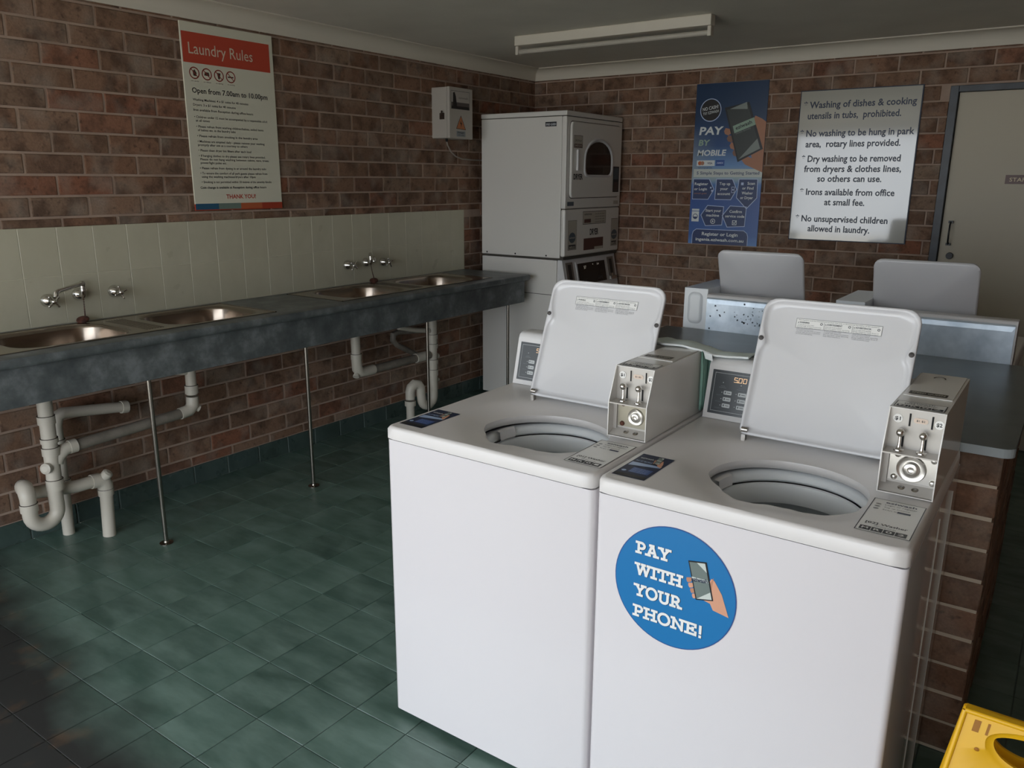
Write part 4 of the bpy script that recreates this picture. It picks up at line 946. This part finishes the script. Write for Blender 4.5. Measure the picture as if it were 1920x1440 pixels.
# laundry rules; local u = world y + 2.937
t = sign('rules_sign', 'tall cream laundry rules sign with red band on the left brick wall', (.004, -2.937, 1.36), PI/2)
Wd, Hg = .515, .848
P = VN(); P.slab(0, .03, Wd, Hg, .002, .010, 0); obj('board', P.g, OFFW, t)
P = VN(); P.slab(0, 0, Wd, .03, .002, .011, 3)
for a, b, c in ((0, .25, 0), (.25, .5, 1), (.5, .75, 2), (.75, 1, 3)): P.rect(a*Wd, 0.004, b*Wd, .032, .0115, c)
obj('colour_strip', P.g, [mat('strip_blue', '2B5A78', .5), mat('strip_grey', '6E8078', .5), mat('strip_orange', 'B8603C', .5), mat('strip_red', 'A63E28', .5)], t)
P = VN(); P.rect(.004, .672, .494, .806, .0105, 0); obj('header_band', P.g, REDB, t)
P = VN(); P.text('Laundry Rules', .035, .712, .050, .355, n=.0112, mi=0)
obj('title_lettering', P.g, mat('cream_letters', 'D9CDB8', .5), t); obj('footer_lettering', VN().text('THANK YOU!', .175, .054, .020, .175, n=.0108, bold=.02).g, REDB, t)
obj('heading', VN().text('Open from 7.00am to 10.00pm', .035, .540, .0235, .43, n=.0108, bold=.02).g, mat('rules_ink', '3A3A38', .6), t)
P = VN()
y = .505
for s, x, wd, gp in [('Washing Machines: 4 x $1 coins for 40 minutes', .035, .31, .024), ('Dryers: 3 x $1 coins for 40 minutes', .035, .235, .024), ('Iron available from Reception during office hours', .035, .335, .033),
      ('• Children under 12 must be accompanied by a responsible adult', .035, .42, .017), ('  at all times', .042, .075, .028), ('• Please refrain from washing children/babies, soiled items', .042, .385, .017), ('  of babies etc. in the laundry tubs', .048, .21, .028),
      ('• Please refrain from smoking in the laundry area', .042, .345, .026), ('• Machines are emptied daily - please remove your washing', .042, .385, .017), ('  promptly after use as a courtesy to others', .042, .28, .026), ('• Please clean dryer lint filters after each load', .042, .30, .026),
      ('• If hanging clothes to dry please use rotary lines provided.', .042, .385, .017), ('  Please do not hang washing between cabins, vans, trees,', .048, .40, .017), ('  power/light poles etc.', .048, .145, .026), ('• Please refrain from dyeing in or around the laundry tubs', .042, .385, .025),
      ('• To ensure the comfort of all park guests please refrain from', .042, .39, .017), ('  using the washing machines/dryers after 10pm', .048, .31, .026), ('• Smoking is not permitted within 10 metres of the amenity blocks', .045, .41, .027), ('Coin change is available at Reception during office hours', .035, .385, .02)]:
    P.text(s.strip(), x, y, .0105, wd, n=.0108, bold=.01 if 'Coin' not in s else .02); y -= gp*.955
obj('lettering', P.g, mat('rules_ink', '3A3A38', .6), t)['kind'] = 'stuff'
for i in range(4):
    P = VN(); u = .056+.066*i; P.ring(u, .628, .027, .005, .0108, 0); P.line([(u-.017, .645), (u+.017, .611)], .004, .0108, 0)
    sh = [[(-.006, -.012), (.008, -.014), (.012, .0), (.002, .016), (-.008, .008)], [(-.014, -.006), (.014, -.008), (.012, .008), (-.01, .010)], [(-.004, -.016), (.004, -.016), (.010, .012), (-.010, .012)], [(-.016, -.004), (.016, -.004), (.016, .002), (-.016, .002)]][i]
    P.poly([(u+a, .628+b) for a, b in sh], .0106, 1); P.text(['no pets', 'no dishes', 'no dyeing', 'no smoking'][i], u, .590, .006, .04, 'c', n=.0108, mi=1)
    obj('prohibition_symbol', P.g, [mat('symbol_red', '8E3426', .6), mat('symbol_ink', '4A3A34', .6)], t)

# white notice on the back wall
t = sign('notice_board', 'white notice with dark lettering about dishes, drying and children, beside the staff door', (1.978, -.006, 1.158), 0); Wd, Hg = .672, .883
P = VN(); P.slab(0, 0, Wd, Hg, .002, .012, 0); obj('board', P.g, SIGNW, t)
P = VN(); P.slab(-.006, -.006, Wd+.006, Hg+.006, 0, .008, 0); obj('backing_edge', P.g, mat('navy_edge', '1F2A3E', .5), t)
P = VN()
L_ = [('* Washing of dishes & cooking', .020, .650, .785), ('utensils in tubs,  prohibited.', .048, .575, .722), ('* No washing to be hung in park', .012, .656, .620), ('area,  rotary lines provided.', .050, .590, .557), ('* Dry washing to be removed', .035, .600, .470), ('from dryers & clothes lines,', .055, .610, .410), ('so others can use.', .140, .510, .352), ('* Irons available from office', .042, .590, .272), ('at small fee.', .195, .430, .212), ('* No unsupervised children', .030, .570, .110), ('allowed in laundry.', .110, .475, .050)]
for s, a, b, v in L_: obj('lettering', VN().text(s, a, v, .038, b-a, n=.0127, bold=.022).g, TXTB, t)

# pay by mobile poster
t = sign('mobile_payment_poster', 'tall blue pay by mobile poster on the back wall, left of the white notice', (1.292, -.006, 1.095), 0); Wd, Hg = .478, 1.03
n = N('poster_print'); tc = n.new('ShaderNodeTexCoord').outputs['Object']; sx = n.new('ShaderNodeSeparateXYZ'); n.link(tc, sx.inputs[0])
base = n.ramp(n.math('DIVIDE', sx.outputs[2], Hg), [(0, '5E8FD0'), (.06, '3A66AE'), (.3, '2F57A0'), (.38, '4D7CBE'), (.42, 'A8C0C8'), (.5, '6E9AD0'), (.62, '2A5288'), (.8, '14395E'), (1, '0F3458')])
left = n.ramp(n.math('DIVIDE', sx.outputs[0], Wd), [(0, (.75, .75, .75)), (.35, (0, 0, 0))])
band = n.ramp(n.math('DIVIDE', sx.outputs[2], Hg), [(.38, (0, 0, 0)), (.46, (1, 1, 1)), (.6, (.6, .6, .6)), (.75, (0, 0, 0))])
n.link(n.mix(n.mix(1, left, band, 'MULTIPLY'), base, '9FA8A8'), n.b.inputs['Base Color']); n.b.inputs['Roughness'].default_value = .3
P = VN(); P.slab(0, 0, Wd, Hg, .002, .006, 0); obj('board', P.g, n.m, t)
P = VN(); pc = [mat('poster_white', 'E6ECEC', .4), mat('poster_black', '14100F', .4), mat('poster_strip', 'D2D8D2', .4), mat('poster_navy', '22396A', .35), mat('poster_line', 'C3D4F2', .4), mat('card_orange', 'C9683A', .5), mat('card_blue', '2A55A0', .4), SKIN2, mat('skin_dark_print', '8A6656', .5), PHONEB, mat('dark_screen_print', '3A403E', .4), mat('screen_light_print', '8D9690', .4), mat('poster_green', '9DB8A4', .5)]
P.disc(.105, .865, .072, .0066, 4, k=40); P.disc(.105, .865, .067, .0069, 1, k=40); P.text('NO CASH?', .105, .868, .021, .108, 'c', n=.0074, bold=.01, rot=.16); P.text('TRY EZIWASH', .108, .842, .017, .108, 'c', n=.0074, rot=.16)
P.text('PAY', .035, .712, .048, .160, n=.0072, bold=.03, slant=.15); P.text('BY', .035, .643, .036, .075, n=.0072, mi=12, bold=.03, slant=.15); P.text('MOBILE', .030, .578, .036, .195, n=.0072, bold=.03, slant=.15)
P.rect(.03, .512, .155, .548, .0066, 0); P.disc(.052, .530, .013, .007, 5); P.disc(.070, .530, .013, .0072, 7); P.text('VISA', .122, .523, .013, .036, 'c', n=.0072, mi=3, bold=.02); P.rect(.162, .512, .222, .550, .0066, 6); P.text('AMEX', .192, .526, .010, .046, 'c', n=.0072, mi=4, bold=.02); P.text('apple & google pay', .09, .498, .007, .1, 'c', n=.0072, mi=1)
sf = lambda a, b: (.19+a*.31, .50+b*.40)
P.poly([(.42, .50), (.478, .47), (.478, .78), (.45, .80), (.405, .82), (.36, .70)], .0066, 7); P.poly([(.29, .60), (.36, .52), (.478, .47), (.478, .52), (.40, .56)], .0068, 7)
for k in range(4): P.poly([(.205+.022*k+a, .73-.045*k+b) for a, b in ((0, 0), (.01, .02), (.045, .012), (.055, -.012), (.03, -.026), (.008, -.018))], .0068, 8 if k % 2 else 7)
P.poly([(.20, .875), (.36, .905), (.47, .615), (.31, .535)], .0074, 9); P.poly([(.215, .862), (.352, .888), (.452, .618), (.315, .552)], .0078, 10)
P.poly([(.235, .866), (.345, .905), (.352, .862)], .0082, 11); P.poly([(.315, .552), (.452, .618), (.43, .68)], .0082, 11); P.poly([(.262, .76), (.398, .81), (.412, .765), (.276, .715)], .0080, 12); P.text('eziwash', .337, .755, .022, .11, 'c', n=.0085, mi=9, bold=.02, rot=.35); P.text('mobile laundry', .335, .725, .010, .10, 'c', n=.0085, mi=11, rot=.35)
P.rect(.012, .440, .478, .492, .0066, 2); P.text('5 Simple Steps to Getting Started', .247, .457, .020, .425, 'c', n=.0072, mi=3, bold=.012)
def badge(pts, lines, lw=.0042):
    P.poly(pts, .0064, 3); P.line(pts, lw, .0072, 4, True)
    for s, u, v, wd in lines: P.text(s, u, v, .0175, wd, 'c', n=.0074, bold=.02)
badge([(.014, .296), (.125, .296), (.162, .362), (.125, .428), (.014, .428)], [('Register', .072, .388, .095), ('or Login', .068, .355, .09)])
P.text('eziwash guest', .068, .330, .010, .09, 'c', n=.0074, mi=7)
badge([(.172, .296), (.282, .296), (.318, .362), (.285, .428), (.176, .428)], [('Top up', .235, .390, .075), ('your', .232, .358, .055), ('account', .232, .326, .088)])
badge([(.330, .428), (.452, .428), (.456, .310), (.392, .240), (.320, .310)], [('Scan', .412, .393, .05), ('or Find', .392, .363, .075), ('Washer', .390, .332, .075), ('or Dryer', .388, .302, .085)])
badge([(.235, .130), (.350, .130), (.350, .258), (.240, .258), (.192, .195)][::1] if False else [(.082, .192), (.118, .122), (.232, .130), (.238, .250), (.125, .256)], [('Start your', .168, .215, .11), ('machine', .165, .184, .09)])
badge([(.232, .192), (.270, .118), (.388, .126), (.392, .252), (.282, .256)], [('Confirm', .322, .212, .085), ('service code', .318, .182, .13)])
P.ring(.168, .153, .017, .004, .0074, 0, 20); P.poly([(.163, .145), (.163, .161), (.176, .153)], .0074, 0); P.frame(.305, .135, .331, .161, .004, .0074, 0); P.line([(.311, .15), (.317, .142), (.332, .162)], .004, .0076, 0)
P.frame(.284, .342, .302, .378, .003, .0074, 4); P.disc(.293, .36, .005, .0074, 4); P.disc(.140, .372, .006, .0074, 4); P.disc(.150, .352, .007, .0074, 4); P.rect(.345, .39, .362, .407, .0074, 4)
P.rect(.016, .148, .068, .215, .0068, 0); P.rect(.016, .219, .068, .232, .0068, 0); P.ring(.042, .182, .018, .004, .0074, 3, 20); P.poly([(.028, .18), (.056, .18), (.050, .168), (.034, .168)], .0074, 3)
bd = [(.028, 0), (.028, .06), (.034, .082), (.055, .098), (.385, .098), (.408, .082), (.415, .06), (.415, 0)]; P.poly(bd, .0064, 3); P.line(bd, .004, .0072, 4)
P.text('Register or Login', .222, .058, .022, .25, 'c', n=.0074, bold=.02); P.text('ingenia.eziwash.com.au', .222, .022, .020, .335, 'c', n=.0074, bold=.02)
obj('poster_print', P.g, pc, t)

# ---------------------------------------------------------------- electrical box and its cable
t = thing('electrical_box', 'small grey-white electrical enclosure high on the left wall beside the dryer', 'electrical box')
EB = mat('enclosure_grey', 'B5AFA6', .5)
obj('enclosure', Geo().box(.001, .125, -1.183, -.948, 1.766, 2.074), EB, t, bevel=.004)
obj('cover', Geo().box(.127, .150, -1.184, -.947, 1.765, 2.075), EB, t, bevel=.005, seg=3)
P = Pl((.1503, 0, 0), (0, 1, 0), (0, 0, 1), (1, 0, 0)); P.rect(-1.168, 1.945, -.982, 2.052, .0006, 0); P.frame(-1.168, 1.945, -.982, 2.052, .002, .001, 1); P.rect(-1.165, 1.945, -.985, 1.962, .001, 1); P.rect(-1.165, 1.962, -.985, 1.985, .0009, 2)
P.poly([(-1.15, 1.962), (-1.11, 1.962), (-1.12, 2.02), (-1.132, 2.045), (-1.148, 2.04)], .0012, 1); P.text('eziwash', -1.045, 2.008, .012, .095, 'c', n=.0012, mi=2)
obj('maker_label', P.g, [mat('pale_label', 'B8B2AA', .6), mat('dark_label', '241F1E', .6), mat('mid_label', '5C5450', .6)], t)
P = Pl((.1503, 0, 0), (0, 1, 0), (0, 0, 1), (1, 0, 0)); P.poly([(-1.118, 1.826), (-1.024, 1.822), (-1.071, 1.905)], .0006, 0); P.line([(-1.118, 1.826), (-1.024, 1.822), (-1.071, 1.905)], .003, .001, 1, True); P.poly([(-1.068, 1.885), (-1.08, 1.855), (-1.07, 1.857), (-1.074, 1.832), (-1.060, 1.862), (-1.069, 1.861)], .0012, 1)
P.rect(-1.116, 1.778, -1.026, 1.812, .0006, 2); P.text('Danger', -1.071, 1.799, .009, .07, 'c', n=.001, mi=1, bold=.02); P.text('415 volts', -1.071, 1.784, .008, .06, 'c', n=.001, mi=1)
obj('hazard_label', P.g, [mat('hazard_orange', 'C07A4E', .6), MATS['dark_label'], mat('hazard_blue', '8B9093', .6)], t)
g = Geo(); g.box(.075, .108, -1.192, -1.184, 1.88, 1.918); g.tube([(.09, -1.193, 1.90), (.10, -1.20, 1.93)], .005, 8); obj('lock', g, mat('lock_dark', '3A2A20', .5), t)
obj('cable_gland', Geo().lathe([(.008, 0), (.008, .015), (.005, .02)], (.08, -1.13, 1.766), (0, 0, -1), 10), DARK, t)
tag(obj('cable', Geo().tube([(.08, -1.13, 1.745), (.07, -1.11, 1.725), (.05, -1.05, 1.685), (.03, -.98, 1.66), (.02, -.90, 1.645), (.015, -.80, 1.642), (.02, -.60, 1.64)], .0045, 8), mat('pale_cable', 'A39C92', .6)), 'thin pale cable looping from the electrical box to behind the dryer', 'cable')

# ceiling batten light
t = thing('batten_light', 'white fluorescent batten light, unlit, on the ceiling', 'ceiling light')
obj('batten_body', Geo().box(.705, 1.878, -1.27, -1.215, CEILZ-.052, CEILZ), mat('batten_enamel', 'D8D2C4', .4), t, bevel=.004)
g = Geo()
for a, b in ((.706, .726), (1.857, 1.877)): g.box(a, b, -1.262, -1.223, CEILZ-.10, CEILZ-.052)
obj('lamp_holder', g, mat('holder_plastic', 'CFC8BA', .5), t, bevel=.004)
obj('fluorescent_tube', Geo().tube([(.726, -1.243, CEILZ-.082), (1.857, -1.243, CEILZ-.082)], .013, 16), TUBEL, t)

# yellow wet floor sign
t = thing('wet_floor_sign', 'yellow plastic folding floor sign with handle hole, beside the brick end', 'floor sign', (3.475, -3.82, 0), 0)
def panel(sgn, name):
    g = Geo(); H = .636 if sgn > 0 else .622; fw = .215; top = Vector((0, 0, H)); lean = .16*sgn
    X = lambda u, v, n: Vector((u+(-.085*(1-v/H) if u < .1 else .085*(1-v/H)), -lean*(1-v/H)-(.008+n)*(1 if sgn > 0 else -1), v))
    out = [(0, 0), (fw, 0), (fw, H-.012), (fw-.010, H), (.010, H), (0, H-.012)]
    # panel around a half-moon handle hole
    NB = 48; cx_, cy_ = fw/2+.008, H-.041
    A = [2*PI*i/NB for i in range(NB)]
    def hl(a, e=0):
        x = cx_+(.062+e)*math.cos(a); y = cy_+(.016+e)*math.sin(a) if math.sin(a) > 0 else cy_+(.036+e)*math.sin(a); return x, y
    def rct(a):
        dx, dy_ = math.cos(a), math.sin(a); ts = []
        if abs(dx) > 1e-9: ts.append(((fw if dx > 0 else 0)-cx_)/dx)
        if abs(dy_) > 1e-9: ts.append(((H if dy_ > 0 else H-.14)-cy_)/dy_)
        k = min(ts); return cx_+dx*k, cy_+dy_*k
    for q in ((0, H), (fw, H), (0, H-.14), (fw, H-.14)):
        a = math.atan2(q[1]-cy_, q[0]-cx_) % (2*PI); i = min(range(NB), key=lambda z_: abs(A[z_]-a)); A[i] = a
    A.sort()
    R = lambda f, n: [X(*f(a), n) for a in A]
    g.rings([R(rct, 0), R(rct, .010), R(lambda a: hl(a, .012), .010), R(lambda a: hl(a, .008), .006), R(hl, .004), R(hl, -.002), R(rct, 0)], 0, True)
    v = [X(0, 0, 0), X(fw, 0, 0), X(fw, H-.14, 0), X(0, H-.14, 0), X(0, 0, .010), X(fw, 0, .010), X(fw, H-.14, .010), X(0, H-.14, .010)]
    g.add(v, [(0, 1, 2, 3), (4, 5, 6, 7), (0, 1, 5, 4), (1, 2, 6, 5), (3, 0, 4, 7)])
    o = obj(name, g, YEL, t, angle=40)
    g = Geo()
    for a, b in (((0, 0), (0, H)), ((0, H), (fw, H)), ((fw, H), (fw, 0))):
        pa, pb = X(a[0], a[1]-(.004 if a[1] else 0), .010), X(b[0], b[1]-(.004 if b[1] else 0), .010); g.tube([pa, pb], .0045, 8)
    obj('edge_ridge', g, YEL, t)
    if sgn > 0:
        for u0, u1 in ((.018, .028), (.038, .042)): obj('moulded_slot', Geo().add([X(u0, H-.034, .0108), X(u1, H-.034, .0108), X(u1, H-.014, .0108), X(u0, H-.014, .0108)], [(0, 1, 2, 3)]), YELD, t)
        obj('rivet', Geo().lathe([(.004, 0), (0, .001)], X(.034, H-.062, .0106), (0, -1, 0), 12), YELD, t)
panel(1, 'front_leaf'); panel(-1, 'rear_leaf')
